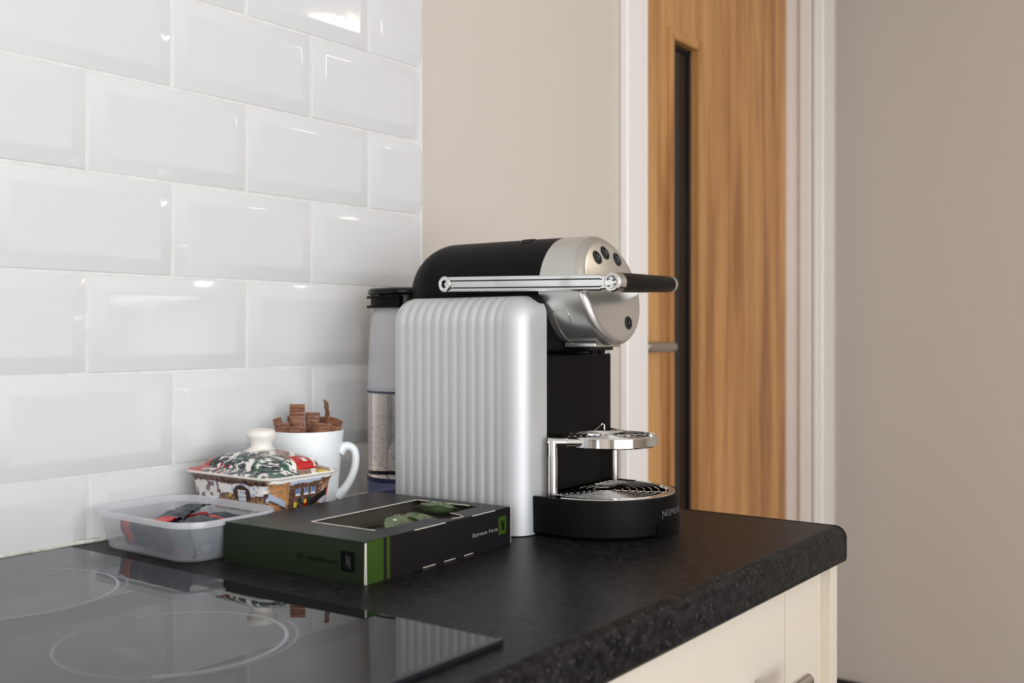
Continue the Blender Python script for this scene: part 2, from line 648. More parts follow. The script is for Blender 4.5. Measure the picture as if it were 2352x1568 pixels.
def tile_mesh(x0, x1, z0, z1, bl, br, bb, bt):
    """tile lying in the plane y=0, bevel on the sides where the flag is set"""
    key = (round(x1 - x0, 4), round(z1 - z0, 4), bl, br, bb, bt)
    if key in tile_cache:
        return tile_cache[key]
    w2, h2 = (x1 - x0) / 2, (z1 - z0) / 2
    B, D = 0.0175, 0.0052
    bm = bmesh.new()

    def ring(dl, dr, db, dt, y):
        a, b_, c, d = -w2 + dl, w2 - dr, -h2 + db, h2 - dt
        return [(a, y, c), (b_, y, c), (b_, y, d), (a, y, d)]
    f = lambda s, flag: s if flag else 0.0
    e = 0.0009
    seq = [ring(0, 0, 0, 0, 0.0095), ring(0, 0, 0, 0, D + e)]
    seq.append(ring(f(e, bl), f(e, br), f(e, bb), f(e, bt), D))
    if not (bl and br and bb and bt):
        # a cut side runs straight up to the face
        pass
    s1, s2 = B - 0.0022, B + 0.0022
    seq.append(ring(f(s1, bl), f(s1, br), f(s1, bb), f(s1, bt), 0.00050))
    seq.append(ring(f(B, bl), f(B, br), f(B, bb), f(B, bt), 0.00013))
    seq.append(ring(f(s2, bl), f(s2, br), f(s2, bb), f(s2, bt), 0.0))
    add_loft(bm, seq, cap0=False, cap1=True)
    bmesh.ops.dissolve_degenerate(bm, dist=1e-6, edges=bm.edges)
    fix(bm)
    for fc in bm.faces:
        fc.smooth = True
    for ed in bm.edges:
        if len(ed.link_faces) == 2 and ed.calc_face_angle(0) > math.radians(50):
            ed.smooth = False
    me = bpy.data.meshes.new('tile')
    bm.to_mesh(me)
    bm.free()
    me.materials.append(M_tile)
    tile_cache[key] = me
    return me


gr = box(-1.45, XE + 0.0005, 0.0060, 0.0100, CT + 0.001, Z0R + 4 * H_)
link('grout', gr, M_grout, wall_back, smooth=0)
rt_ = random.Random(3)
for k in range(-4, 6):          # k = row index below joint row k
    zt = Z0R - k * H_ - G_ / 2
    zb = max(Z0R - (k + 1) * H_ + G_ / 2, CT + 0.0035)
    odd = (k % 2 == 0)          # joints at odd multiples
    u = -15 if odd else -14
    xs = []
    while True:
        xa = u * W_ + G_ / 2
        xb = min((u + 2) * W_ - G_ / 2, XE)
        if xa > XE - 0.02:
            break
        if xa > -1.45:
            full = ((u + 2) * W_ - G_ / 2) <= XE + 0.004
            me = tile_mesh(xa, xb, zb, zt, True, full, k < 5, True)
            o = bpy.data.objects.new('tile', me)
            o.location = ((xa + xb) / 2, rt_.uniform(-0.0003, 0.0003), (zb + zt) / 2)
            o.rotation_euler = (rt_.uniform(-0.003, 0.003), rt_.uniform(-0.0012, 0.0012), rt_.uniform(-0.003, 0.003))
            COL.objects.link(o)
            o.parent = wall_back
            weighted(o)
        u += 2
# edge trim of the tiling and the bead of sealant along the worktop
tr = bmesh.new()
pts = [(XE + 0.0008, 0.0098), (XE + 0.0008, -0.0008)] + [(XE + 0.0008 + 0.005 * math.sin(a), 0.0042 - 0.005 * math.cos(a)) for a in [PI / 2 * i / 6 for i in range(1, 7)]] + [(XE + 0.0058, 0.0098)]
prism(pts, CT + 0.001, Z0R + 4 * H_, bm=tr)
struct('trim_1', tr, M_trim_white)
sb = bmesh.new()
path = []
for i in range(120):
    x = -1.4 + i * (XE + 1.4) / 119
    path.append((x, -0.0002 + rt_.uniform(-0.0006, 0.0006), CT + 0.0016 + rt_.uniform(-0.0003, 0.0005)))
tube(path, 0.0022, 8, bm=sb)
struct('trim_2', sb, M_silicone)

# ------------------------------------------------------------------ door and its frame
LEAF = 0.084
fr = bmesh.new()
# casing both sides and over the head, with a stepped moulding
for (xa, xb, s) in ((OL - 0.090, OL - 0.004, 1), (OR_ - 0.018, OR_ + 0.098, -1)):
    inner = xb if s == 1 else xa
    outer = xa if s == 1 else xb
    add_box(fr, min(outer, inner - s * 0.030), max(outer, inner - s * 0.030), YW - 0.018, YW, 0, OT + 0.07, r=0.004)
    add_box(fr, min(inner, inner - s * 0.030), max(inner, inner - s * 0.030), YW - 0.013, YW, 0, OT + 0.07, r=0.003)
add_box(fr, OL - 0.09, OR_ + 0.098, YW - 0.018, YW, OT - 0.004, OT + 0.075, r=0.004)
# lining with the door stop
add_box(fr, OL - 0.02, OL, YW, YW + 0.12, 0, OT)
add_box(fr, OR_ - 0.008, OR_ + 0.02, YW, YW + 0.12, 0, OT)
add_box(fr, OR_ - 0.020, OR_ - 0.008, YW + 0.004, YW + 0.034, 0, OT, r=0.002)
add_box(fr, OL - 0.02, OR_ + 0.02, YW, YW + 0.12, OT - 0.006, OT + 0.02)
struct('trim_3', fr, M_gloss_white)

door = empty('door_1', ((OL + OR_) / 2, LEAF + 0.02, 0.0))
tag(door, kind='structure')
dorg = door.location
SX0, SX1, SZ0, SZ1 = 1.406, 1.529, 0.50, 1.7545     # glazed slot
lf = bmesh.new()
add_box(lf, OL + 0.003, SX0, LEAF, LEAF + 0.044, 0.006, OT - 0.01)
add_box(lf, SX1, OR_ - 0.011, LEAF, LEAF + 0.044, 0.006, OT - 0.01)
add_box(lf, SX0, SX1, LEAF, LEAF + 0.044, SZ1, OT - 0.01)
add_box(lf, SX0, SX1, LEAF, LEAF + 0.044, 0.006, SZ0)
link('door_leaf', lf, M_oak, door, origin=dorg, smooth=0)
bd = bmesh.new()
t = 0.018
for a in ((SX0 - t, SX0, SZ0 - t, SZ1 + t), (SX1, SX1 + t, SZ0 - t, SZ1 + t), (SX0, SX1, SZ1, SZ1 + t), (SX0, SX1, SZ0 - t, SZ0)):
    add_box(bd, a[0], a[1], LEAF - 0.005, LEAF + 0.001, a[2], a[3], r=0.0015, seg=2)
# rebate lining the slot
add_box(bd, SX0, SX0 + 0.004, LEAF - 0.004, LEAF + 0.020, SZ0, SZ1)
add_box(bd, SX1 - 0.004, SX1, LEAF - 0.004, LEAF + 0.020, SZ0, SZ1)
add_box(bd, SX0, SX1, LEAF - 0.004, LEAF + 0.020, SZ1 - 0.004, SZ1)
link('glazing_bead', bd, M_oak, door, origin=dorg, smooth=0)
link('glass_pane', box(SX0 + 0.001, SX1 - 0.001, LEAF + 0.020, LEAF + 0.026, SZ0, SZ1), M_glass_black, door, origin=dorg, smooth=0)
gk = bmesh.new()
add_box(gk, SX1 - 0.014, SX1 - 0.004, LEAF + 0.015, LEAF + 0.0205, SZ0, SZ1 - 0.004)
add_box(gk, SX0 + 0.004, SX1 - 0.004, LEAF + 0.015, LEAF + 0.0205, SZ1 - 0.012, SZ1 - 0.004)
link('glazing_gasket', gk, M_black_trim, door, origin=dorg, smooth=0)
hz = 1.094
dh = bmesh.new()
lathe([(0.026, LEAF), (0.026, LEAF - 0.008), (0.024, LEAF - 0.010)], c=(1.20, 0, hz), axis='Y', n=32, bm=dh)
hp = [(1.20, LEAF - 0.008, hz), (1.20, LEAF - 0.040, hz)]
hp += [(1.20 + 0.012 * (1 - math.cos(a)), LEAF - 0.040 - 0.012 * math.sin(a), hz) for a in (0.4, 0.8, 1.2, PI / 2)]
hp += [(1.26, LEAF - 0.052, hz), (1.312, LEAF - 0.052, hz), (1.318, LEAF - 0.051, hz), (1.321, LEAF - 0.049, hz)]
tube(hp, 0.0095, 16, bm=dh, radii=[0.0105] * 6 + [0.0105, 0.0105, 0.008, 0.004])
link('door_handle', dh, M_nickel, door, origin=dorg)

# ------------------------------------------------------------------ ceiling lights of the room
LX, LY, LZ = 1.70, -1.41, 2.085
pl_ = empty('pendant_lamp', (LX, LY, LZ))
tag(pl_, 'small round pendant lamp hanging in front of the oak door', 'lamp')
link('diffuser', lathe([(0.02, -0.030), (0.070, -0.026), (0.088, -0.010), (0.090, 0.010), (0.085, 0.020)], n=40), M_lamp, pl_)
link('lamp_shade', lathe([(0.094, -0.004), (0.096, 0.022), (0.060, 0.050), (0.020, 0.065), (0.004, 0.070)], n=40), M_gloss_white, pl_)
link('cord', lathe([(0.003, 0.065), (0.003, H - LZ - 0.012)], n=12), M_gloss_white, pl_)
link('ceiling_rose', lathe([(0.045, H - LZ), (0.042, H - LZ - 0.018), (0.006, H - LZ - 0.022)], n=32), M_gloss_white, pl_)

# ------------------------------------------------------------------ worktop
YF = -0.5870
TH = 0.040
XC = 0.5375


def worktop_profile(yb):
    r1, r2 = 0.013, 0.007
    p = [(yb, CT - TH), (yb, CT)]
    p += [(YF + r1 - r1 * math.sin(a), CT - r1 + r1 * math.cos(a)) for a in [PI / 2 * i / 8 for i in range(9)]]
    p += [(YF + r2 - r2 * math.cos(a), CT - TH + r2 - r2 * math.sin(a)) for a in [PI / 2 * i / 6 for i in range(7)]]
    return p


worktop = empty('worktop', (-0.4, -0.3, CT - TH))
tag(worktop, 'dark speckled laminate kitchen worktop with rounded front edge', 'worktop')
worg = worktop.location
wt = bmesh.new()
pf = worktop_profile(0.0095)
add_loft(wt, [[(x, y, z) for y, z in pf] for x in (-1.45, XC)])
fix(wt)
link('laminate_top', wt, M_counter, worktop, origin=worg, smooth=30)
es = bmesh.new()
cy = sum(p[0] for p in pf) / len(pf)
cz = CT - TH / 2
grow = lambda y, z, g: (y + (0 if y > 0 else -g if y < YF + 0.02 else 0), z + (g if z > cz else -g * 0.3))
rg = []
for x, g in ((XC, 0.0), (XC, 0.0004), (XC + 0.0018, 0.0004), (XC + 0.0024, -0.0002)):
    rg.append([(x, *grow(y, z, g)) for y, z in pf])
add_loft(es, rg)
fix(es)
link('edging_strip', es, M_blackg, worktop, origin=worg, smooth=30, label='glossy black edging strip')

# ------------------------------------------------------------------ cabinet under the worktop end
cab = empty('base_cabinet', (0.2, -0.3, 0.0))
tag(cab, 'cream base cabinet under the end of the dark worktop', 'cabinet')
co = cab.location
YD = -0.575
ctop = CT - TH - 0.001
cb = bmesh.new()
add_box(cb, -0.43, 0.517, -0.556, -0.02, 0.15, ctop)
link('carcass', cb, M_cream, cab, origin=co, smooth=0)
link('end_panel', box(0.5180, 0.5390, -0.577, -0.005, 0.0, ctop, r=0.001, seg=2), M_cream, cab, origin=co)
link('filler_strip', box(0.4930, 0.5175, -0.566, -0.556, 0.15, ctop, r=0.0005, seg=1), M_cream_edge, cab, origin=co)
link('plinth', box(-0.43, 0.5175, -0.53, -0.51, 0, 0.15), M_cream, cab, origin=co, smooth=0)


def shaker(name, x0, x1, z0, z1, st, bar):
    b_ = bmesh.new()
    add_box(b_, x0, x0 + st, YD, YD + 0.020, z0, z1, r=0.001, seg=2)
    add_box(b_, x1 - st, x1, YD, YD + 0.020, z0, z1, r=0.001, seg=2)
    add_box(b_, x0 + st, x1 - st, YD + 0.0002, YD + 0.020, z1 - st * 0.0 - 0.002, z1, r=0.0005, seg=1)
    add_box(b_, x0 + st + 0.0012, x1 - st - 0.0012, YD + 0.0004, YD + 0.018, z0, z1 - 0.0005, r=0.0008, seg=2)
    d = link(name, b_, M_cream, cab, origin=co)
    h = bmesh.new()
    xa, xb, zz = bar
    for xp in (xa + 0.045, xb - 0.045):
        tube([(xp, YD, zz), (xp, YD - 0.033, zz)], 0.0052, 20, bm=h)
    tube([(xa, YD - 0.033, zz), (xa + 0.001, YD - 0.033, zz), (xb - 0.001, YD - 0.033, zz), (xb, YD - 0.033, zz)], 0.006, 24, bm=h,
         radii=[0.0052, 0.006, 0.006, 0.0052])
    hh = link('bar_handle', h, M_steel, d, origin=co, label='brushed steel bar handle')
    hh.matrix_parent_inverse = Matrix.Identity(4)
    return d


shaker('drawer', -0.14, 0.4915, 0.70, ctop - 0.003, 0.095, (0.005, 0.371, 0.7915))
shaker('drawer', -0.14, 0.4915, 0.44, 0.697, 0.095, (0.005, 0.371, 0.60))
shaker('drawer', -0.14, 0.4915, 0.155, 0.437, 0.095, (0.005, 0.371, 0.33))

# ------------------------------------------------------------------ induction hob
HX0, HX1, HY0, HY1, HZ = -0.615, -0.0325, -0.5430, -0.0200, CT + 0.004
hob = empty('induction_hob', ((HX0 + HX1) / 2, (HY0 + HY1) / 2, CT))
tag(hob, 'black ceramic glass hob with white cooking rings set in the worktop', 'hob')
ho = hob.location
link('glass_top', box(HX0, HX1, HY0, HY1, CT + 0.0002, HZ, r=0.0012, seg=2), M_glass_black, hob, origin=ho)
link('front_trim', box(HX0, HX1 + 0.0006, HY0 - 0.0045, HY0 - 0.0001, CT + 0.0002, HZ + 0.0004, r=0.0008, seg=2), M_hob_edge, hob, origin=ho)


def ring_arc(c, r, wd, a0, a1, n=96, z=HZ + 0.0001):
    b_ = bmesh.new()
    V = []
    for i in range(n + 1):
        a = a0 + (a1 - a0) * i / n
        V.append([b_.verts.new((c[0] + rr * math.cos(a), c[1] + rr * math.sin(a), z)) for rr in (r - wd / 2, r + wd / 2)])
    for i in range(n):
        b_.faces.new((V[i][0], V[i][1], V[i + 1][1], V[i + 1][0]))
    return b_


for c, r in (((-0.164, -0.371), 0.079), ((-0.163, -0.147), 0.090)):
    link('cooking_ring', ring_arc(c, r, 0.0016, 0, 2 * PI), M_hob_print2, hob, origin=ho, smooth=0)
    link('cooking_ring', ring_arc((c[0] - 0.0035, c[1] + 0.001), r - 0.004, 0.0022, math.radians(-135), math.radians(75)), M_hob_arc, hob, origin=ho, smooth=0)  # brighter partial arc, set slightly off the full ring

# ------------------------------------------------------------------ capsule coffee machine
MX = 0.378
mach = empty('coffee_machine', (MX, -0.24, CT))
tag(mach, 'silver and black capsule coffee machine with ribbed sides and chrome lever', 'coffee machine')
mo = mach.location


def side_panel(x_out, sgn, yb, yf, ztop):
    """ribbed shell; sgn=+1 : outer face towards -x"""
    rt, rc, rb = 0.030, 0.020, 0.012
    depth = 0.046
    path = []            # (inset x from the outer face, z, nx, nz, ribmask)
    for z in np.linspace(CT + 0.001, ztop - rt, 30):
        path.append((0.0, z, -1.0, 0.0, 1.0))
    for i in range(1, 15):
        a = PI / 2 * i / 14
        path.append((rt - rt * math.cos(a), ztop - rt + rt * math.sin(a), -math.cos(a), math.sin(a), 1.0 if i < 11 else max(0, (14 - i) / 4) * 2.1) if i >= 11 else (rt - rt * math.cos(a), ztop - rt + rt * math.sin(a), -math.cos(a), math.sin(a), 1 + 1.1 * min(1, i / 6)))
    path.append((depth, ztop, 0.0, 1.0, 0.0))
    ry0, ry1, pitch_ = yf + rc + 0.004, yb - rb * 0.5, 0.01255
    Y = [yb - rb * (1 - math.cos(PI / 2 * i / 7)) for i in range(7)]
    mid = list(np.linspace(yb - rb, yf + rc, 150))
    front = [yf + rc - rc * math.sin(PI / 2 * i / 10) for i in range(1, 11)]
    Y = Y + mid + front
    rings = []
    for y in Y:
        if y > yb - rb:
            q = (y - (yb - rb)) / rb
            d = rb - rb * math.sqrt(max(0, 1 - q * q))
        elif y < yf + rc:
            q = ((yf + rc) - y) / rc
            d = rc - rc * math.sqrt(max(0, 1 - q * q))
        else:
            d = 0.0
        rib = 0.0
        if ry0 < y < ry1:
            ph = ((y - ry0) / pitch_) % 1.0
            # broad rounded rib, narrow flat valley between two small steps
            s = abs(ph - 0.5) * 2          # 0 at rib centre, 1 in the valley
            rib = 0.00115 * ((1 - math.cos(s * PI)) / 2) ** 1.7
            fade = min(1, (y - ry0) / 0.004, (ry1 - y) / 0.003)
            rib *= max(0, fade)
        ring = []
        for (ix, z, nx, nz, mk) in path:
            k = d + rib * mk
            px = ix - nx * k
            pz = z - nz * k
            ring.append((x_out + sgn * px, y, pz))
        ring.append((x_out + sgn * depth, y, CT + 0.001))
        rings.append(ring)
    b_ = bmesh.new()
    add_loft(b_, rings, cap0=True, cap1=True)
    return fix(b_)


PF, PB = -0.3400, -0.1570
link('side_panel', side_panel(0.2745, 1, PB, PF, 1.1615), M_silver, mach, origin=mo, smooth=50, label='ribbed silver side panel')
link('side_panel', side_panel(0.4695, -1, PB, PF + 0.004, 1.1615), M_silver, mach, origin=mo, smooth=50, label='ribbed silver side panel')
# black body between the panels
bb = bmesh.new()
add_box(bb, 0.304, 0.4585, -0.3370, -0.155, CT + 0.002, 1.099, r=0.003)
link('front_column', bb, M_blackp, mach, origin=mo)
nb = bmesh.new()
add_box(nb, 0.306, 0.4575, -0.3360, -0.150, 1.1005, 1.163, r=0.008)
link('neck', nb, M_blackp, mach, origin=mo)
# head: horizontal drum rounded at the rear
HC = (0.3815, 1.1685)
HR = 0.0600
prof = [(HR, -0.3290)]
for i in range(0, 13):
    a = PI / 2 * i / 12
    prof.append((HR * math.cos(a) if i < 12 else 0.0005, -0.172 + 0.058 * math.sin(a)))
hd = lathe(prof, c=(HC[0], 0, HC[1]), axis='Y', n=72)
link('head_housing', hd, M_blackp, mach, origin=mo)
nt_ = bmesh.new()
tube([(0.366 + 0.010 * math.cos(a), -0.283 + 0.008 * math.sin(a), HC[1] + math.sqrt(HR ** 2 - (0.366 + 0.010 * math.cos(a) - HC[0]) ** 2) + 0.0001) for a in [PI * 2 * i / 16 for i in range(16)]],
     0.0008, 8, bm=nt_, closed=True)
link('flap_catch', nt_, M_blackg, mach, origin=mo)


def yface(z):
    return -0.3860 + 0.24 * (z - HC[1]) + 1.0 * (z - HC[1]) ** 2


cap = bmesh.new()
rings = []
n = 96
fl = 0.0095
spec_ = [(HR, None, 0)]
for rr, dy in ([(HR, fl)] + [(HR - fl + fl * math.cos(a), fl - fl * math.sin(a)) for a in [PI / 2 * i / 8 for i in range(1, 9)]] +
               [(0.036, -0.0010), (0.025, -0.0020), (0.012, -0.0026), (0.002, -0.0028)]):
    spec_.append((rr, dy, 1))
for rr, dy, k in spec_:
    ring = []
    for i in range(n):
        a = 2 * PI * i / n
        x, z = HC[0] + rr * math.cos(a), HC[1] + rr * math.sin(a)
        y = -0.3285 if not k else yface(HC[1] + (z - HC[1])) + dy
        ring.append((x, y, z))
    rings.append(ring)
add_loft(cap, rings)
fix(cap)
link('front_cap', cap, M_silver_face, mach, origin=mo, label='silver rounded front cap')
# raised outline at the lower side of the cap
rd = bmesh.new()


def on_drum(y, th, g=0.0):
    return (HC[0] - (HR + g) * math.cos(th), y, HC[1] - (HR + g) * math.sin(th))


pts = [on_drum(-0.344, t_) for t_ in np.linspace(1.22, 0.42, 14)] + [on_drum(y, 0.38) for y in (-0.348, -0.354, -0.360)] + [on_drum(-0.363, t_) for t_ in np.linspace(0.45, 0.70, 5)]
tube(pts, 0.00065, 8, bm=rd)
link('cap_ridge', rd, M_silver_face, mach, origin=mo)


def face_y(x, z):
    rr = math.hypot(x - HC[0], z - HC[1])
    dome = -0.0028 * max(0, 1 - (rr / 0.046) ** 2)
    return yface(z) + dome


def hit_face(x, z, d=0.0):
    return (x, face_y(x, z) - d, z)


# push buttons with cup symbols
BT = [(0.3625, 1.2035, 0.55), (0.3815, 1.2095, 0.75), (0.4045, 1.2035, 1.0)]
for (bx, bz, s) in BT + [(0.4000, 1.1330, 0)]:
    b_ = bmesh.new()
    R = 0.0073
    rings = []
    for rr, d in ((R, -0.001), (R, 0.0006), (R * 0.90, 0.0012), (R * 0.80, 0.0009), (R * 0.3, 0.0011), (0.0002, 0.0011)):
        rings.append([hit_face(bx + rr * math.cos(2 * PI * i / 32), bz + rr * math.sin(2 * PI * i / 32), d) for i in range(32)])
    add_loft(b_, rings)
    fix(b_)
    btn = link('button', b_, M_btn, mach, origin=mo)
    ic = bmesh.new()
    rim = [hit_face(bx + R * 0.84 * math.cos(2 * PI * i / 40), bz + R * 0.84 * math.sin(2 * PI * i / 40), 0.00115) for i in range(40)]
    tube(rim, 0.00011, 5, bm=ic, closed=True)
    if s:
        hgt = 0.0022 + 0.0022 * s
        wd = 0.0036
        cup = [(-wd / 2, hgt * 0.55), (-wd / 2 + 0.0004, -hgt * 0.25), (-wd / 2 + 0.0012, -hgt * 0.45), (wd / 2 - 0.0012, -hgt * 0.45), (wd / 2 - 0.0004, -hgt * 0.25), (wd / 2, hgt * 0.55)]
        tube([hit_face(bx + u, bz + v + 0.0006, 0.0014) for u, v in cup + [cup[0]]], 0.00019, 5, bm=ic)
        tube([hit_face(bx + u, bz + v, 0.0014) for u, v in ((wd / 2, 0.0012), (wd / 2 + 0.0011, 0.0010), (wd / 2 + 0.0009, -0.0001), (wd / 2 - 0.0002, -0.0003))], 0.00016, 5, bm=ic)
        tube([hit_face(bx + u, bz - hgt * 0.45 - 0.0008, 0.0014) for u in (-0.0026, 0.0026)], 0.00019, 5, bm=ic)
    else:
        for k in range(4):
            tube([hit_face(bx + u, bz - 0.0015 + k * 0.001, 0.0014) for u in (-0.0014, 0.0014)], 0.00014, 5, bm=ic)
    link('cup_symbol' if s else 'hot_water_symbol', ic, M_icon, btn, origin=mo)

# outlet
ob_ = bmesh.new()
add_box(ob_, 0.357, 0.411, -0.378, -0.338, 1.1065, 1.1115, r=0.0015)
link('outlet_plate', ob_, M_silver_face, mach, origin=mo)
nz = bmesh.new()
add_box(nz, 0.361, 0.406, -0.371, -0.337, 1.1030, 1.1066, r=0.001)
for x in (0.372, 0.388):
    lathe([(0.0050, 1.1032), (0.0040, 1.0985), (0.0025, 1.0985)], c=(x, -0.366, 0), n=16, bm=nz)
link('coffee_outlet', nz, M_blackg, mach, origin=mo)

# lever: two chrome side arms, black grip across the front
PV = Vector((0.3005, -0.2184, 1.1765))
GL = Vector((0.3035, -0.4335, 1.1725))
GRr = Vector((0.449, -0.4195, 1.1762))


def arm(p0, p1, outer):
    b_ = bmesh.new()
    d = (p1 - p0)
    prof = [(-0.0086, 0.0005), (-0.0083, -0.0022), (-0.0068, -0.0034), (-0.0050, -0.0034), (-0.0048, -0.0006), (-0.0038, -0.0006), (-0.0036, -0.0034),
            (0.0028, -0.0034), (0.0030, -0.0006), (0.0040, -0.0006), (0.0042, -0.0034), (0.0064, -0.0034), (0.0080, -0.0022), (0.0086, 0.0005), (0.0080, 0.0034), (-0.0080, 0.0034)]
    prof = [(z, x * outer) for z, x in prof]
    rings = []
    for k in (0, 0.93, 0.94, 1.0):
        p = p0 + d * k
        sc = 1.0 if k < 0.935 else 0.86
        rings.append([(p.x + x, p.y, p.z + z * sc) for z, x in prof])
    add_loft(b_, rings)
    fix(b_)
    return b_


lev = link('lever_arm', arm(PV, GL, 1), M_chrome, mach, origin=mo, smooth=30, label='chrome lever arm')
for zz in (-0.0043, 0.0035):  # black strips laid into the arm's grooves, standing in for their shade
    a_, b2_ = PV + (GL - PV) * 0.045, PV + (GL - PV) * 0.93
    link('groove_shade',  add_loft(bmesh.new(), [[(p.x + u, p.y, p.z + zz + v) for u, v in ((-0.0029, -0.00045), (-0.0029, 0.00045), (-0.0010, 0.00045), (-0.0010, -0.00045))] for p in (a_, b2_)]),
         M_blackg, lev, origin=mo, smooth=0)
pv = lathe([(0.0003, -0.0022), (0.0018, -0.0024), (0.0020, -0.0012), (0.0042, -0.0012), (0.0044, -0.0046), (0.0076, -0.0050), (0.0088, -0.0042), (0.0089, 0.019), (0.004, 0.019)], c=(PV.x, PV.y, PV.z), axis='X', n=40)
link('pivot_cap', pv, M_chrome, lev, origin=mo, smooth=35)
link('pivot_recess', lathe([(0.0003, -0.0015), (0.0043, -0.0015), (0.0043, -0.0008), (0.0003, -0.0008)], c=(PV.x, PV.y, PV.z), axis='X', n=24), M_blackg, lev, origin=mo)
PVR = Vector((2 * HC[0] - PV.x, PV.y, PV.z))
lev2 = link('lever_arm', arm(PVR, Vector((GRr.x + 0.001, GRr.y, GRr.z)), -1), M_chrome, mach, origin=mo, smooth=30, label='chrome lever arm')
link('pivot_cap', lathe([(0.0003, 0.005), (0.0078, 0.005), (0.0089, 0.004), (0.0089, -0.019), (0.004, -0.019)], c=tuple(PVR), axis='X', n=40), M_chrome, lev2, origin=mo)
jt = bmesh.new()
lathe([(0.0003, -0.0012), (0.0016, -0.0015), (0.0030, -0.0006), (0.0034, 0.0010), (0.0058, 0.0012), (0.0066, -0.0045), (0.0084, -0.0048), (0.0098, -0.0036), (0.0101, 0.008), (0.004, 0.010)], c=tuple(GL), axis='X', n=40, bm=jt)
jo = link('lever_joint', jt, M_chrome, mach, origin=mo, smooth=35)
gp = bmesh.new()
gd = GRr - GL
tube([GL + gd * t_ for t_ in (0.055, 0.062, 0.30, 0.6, 0.93, 0.965)], 0.01, 28, bm=gp, radii=[0.0090, 0.0100, 0.0099, 0.0094, 0.0090, 0.0086])
link('grip', gp, M_grip, mach, origin=mo)
ge = bmesh.new()
tube([GL + gd * t_ for t_ in (0.965, 0.970, 1.005, 1.02, 1.025)], 0.009, 28, bm=ge, radii=[0.0086, 0.0089, 0.0088, 0.0075, 0.004])
link('grip_end_cap', ge, M_chrome, mach, origin=mo)

# drip tray
TC = (0.379, -0.3720)
TR = 0.0835
ZT = 0.9515


def d_shape(r, yb, n=56):
    pts = [(TC[0] + r, yb)]
    for i in range(n + 1):
        a = -PI * i / n
        pts.append((TC[0] + r * math.cos(a), TC[1] + r * math.sin(a)))
    pts.append((TC[0] - r, yb))
    return pts


tb = bmesh.new()
rings = []
for r, z in ((TR - 0.003, CT + 0.0015), (TR, CT + 0.004), (TR + 0.0010, ZT - 0.0020), (TR + 0.0004, ZT), (TR - 0.0030, ZT), (TR - 0.0045, ZT - 0.006), (TR - 0.006, ZT - 0.024)):
    rings.append([(x, y, z) for x, y in d_shape(r, -0.3375)])
add_loft(tb, rings)
fix(tb)
tray = link('drip_tray', tb, M_blackp, mach, origin=mo)
# finger notch block under the front
nb2 = bmesh.new()
pts = []
for a in np.linspace(math.radians(-106), math.radians(-66), 10):
    pts.append((TC[0] + (TR + 0.0016) * math.cos(a), TC[1] + (TR + 0.0016) * math.sin(a)))
for a in np.linspace(math.radians(-66), math.radians(-106), 10):
    pts.append((TC[0] + (TR - 0.004) * math.cos(a), TC[1] + (TR - 0.004) * math.sin(a)))
prism(pts, CT + 0.0006, CT + 0.016, bm=nb2)
link('tray_notch', nb2, M_blackg, tray, origin=mo)


def grate(c, radii, wire, z, outer, parent, spokes, clipy=None):
    b_ = bmesh.new()
    for r in radii:
        pts = []
        nn = 64
        if clipy is None or c[1] + r < clipy:
            tube([(c[0] + r * math.cos(2 * PI * i / nn), c[1] + r * math.sin(2 * PI * i / nn), z) for i in range(nn)], wire, 8, bm=b_, closed=True)
        else:
            s0 = math.asin(min(1, (clipy - c[1]) / r))
            a0, a1 = PI - s0, 2 * PI + s0
            tube([(c[0] + r * math.cos(a0 + (a1 - a0) * i / nn), c[1] + r * math.sin(a0 + (a1 - a0) * i / nn), z) for i in range(nn + 1)], wire, 8, bm=b_)
    for a in spokes:
        tube([(c[0] + rr * math.cos(a), c[1] + rr * math.sin(a), z - wire * 1.2) for rr in (radii[0] * 0.9, outer)], wire * 0.9, 8, bm=b_)
    return b_


gt = grate((TC[0], TC[1] - 0.004), [0.012 + 0.0078 * i for i in range(8)], 0.0006, ZT + 0.0002, 0.073, tray, [math.radians(a) for a in (20, 160, 250, 290)], clipy=-0.345)
# flat polished rim of the grate
V0 = []
for i in range(65):
    a = -PI * i / 64
    V0.append([gt.verts.new((TC[0] + r * math.cos(a), TC[1] + r * math.sin(a), z)) for r, z in ((0.0720, ZT - 0.002), (0.0726, ZT + 0.0006), (0.0795, ZT + 0.0008), (0.0805, ZT - 0.001))])
for i in range(64):
    for k in range(3):
        gt.faces.new((V0[i][k], V0[i][k + 1], V0[i + 1][k + 1], V0[i + 1][k]))
fix(gt)
link('drip_grate', gt, M_chrome, tray, origin=mo)

# folding cup stand on two posts
ZS = 1.0075
PL_, PR_ = (0.3140, -0.3520), (0.4500, -0.3460)
for p in (PL_, PR_):
    link('stand_post', lathe([(0.0048, ZT - 0.002), (0.0052, ZT + 0.001), (0.0052, 0.9925), (0.0052, 0.9926)], c=(p[0], p[1], 0), n=24), M_steel, mach, origin=mo)
SCn = (0.3810, -0.3800)
SR = 0.0535
for p, s in ((PL_, -1), (PR_, 1)):
    elb = bmesh.new()
    lathe([(0.0045, 0.992), (0.0048, 0.993), (0.0048, 1.006), (0.0048, 1.0085)], c=(p[0], p[1], 0), n=24, bm=elb)
    e = (SCn[0] + s * (SR - 0.002), SCn[1] + 0.006, ZS - 0.001)
    q = (p[0] + s * 0.0, p[1] + 0.006, ZS - 0.001)
    dirv = (Vector(e) - Vector(q))
    tube([Vector(q), Vector(q) + dirv * 0.12, Vector(q) + dirv * 0.62, Vector(q) + dirv * 0.64, Vector(e) + dirv * 0.15], 0.0048, 20, bm=elb,
         radii=[0.0052, 0.0058, 0.0058, 0.0052, 0.0048])
    link('stand_elbow', elb, M_chrome, mach, origin=mo)
sr = bmesh.new()
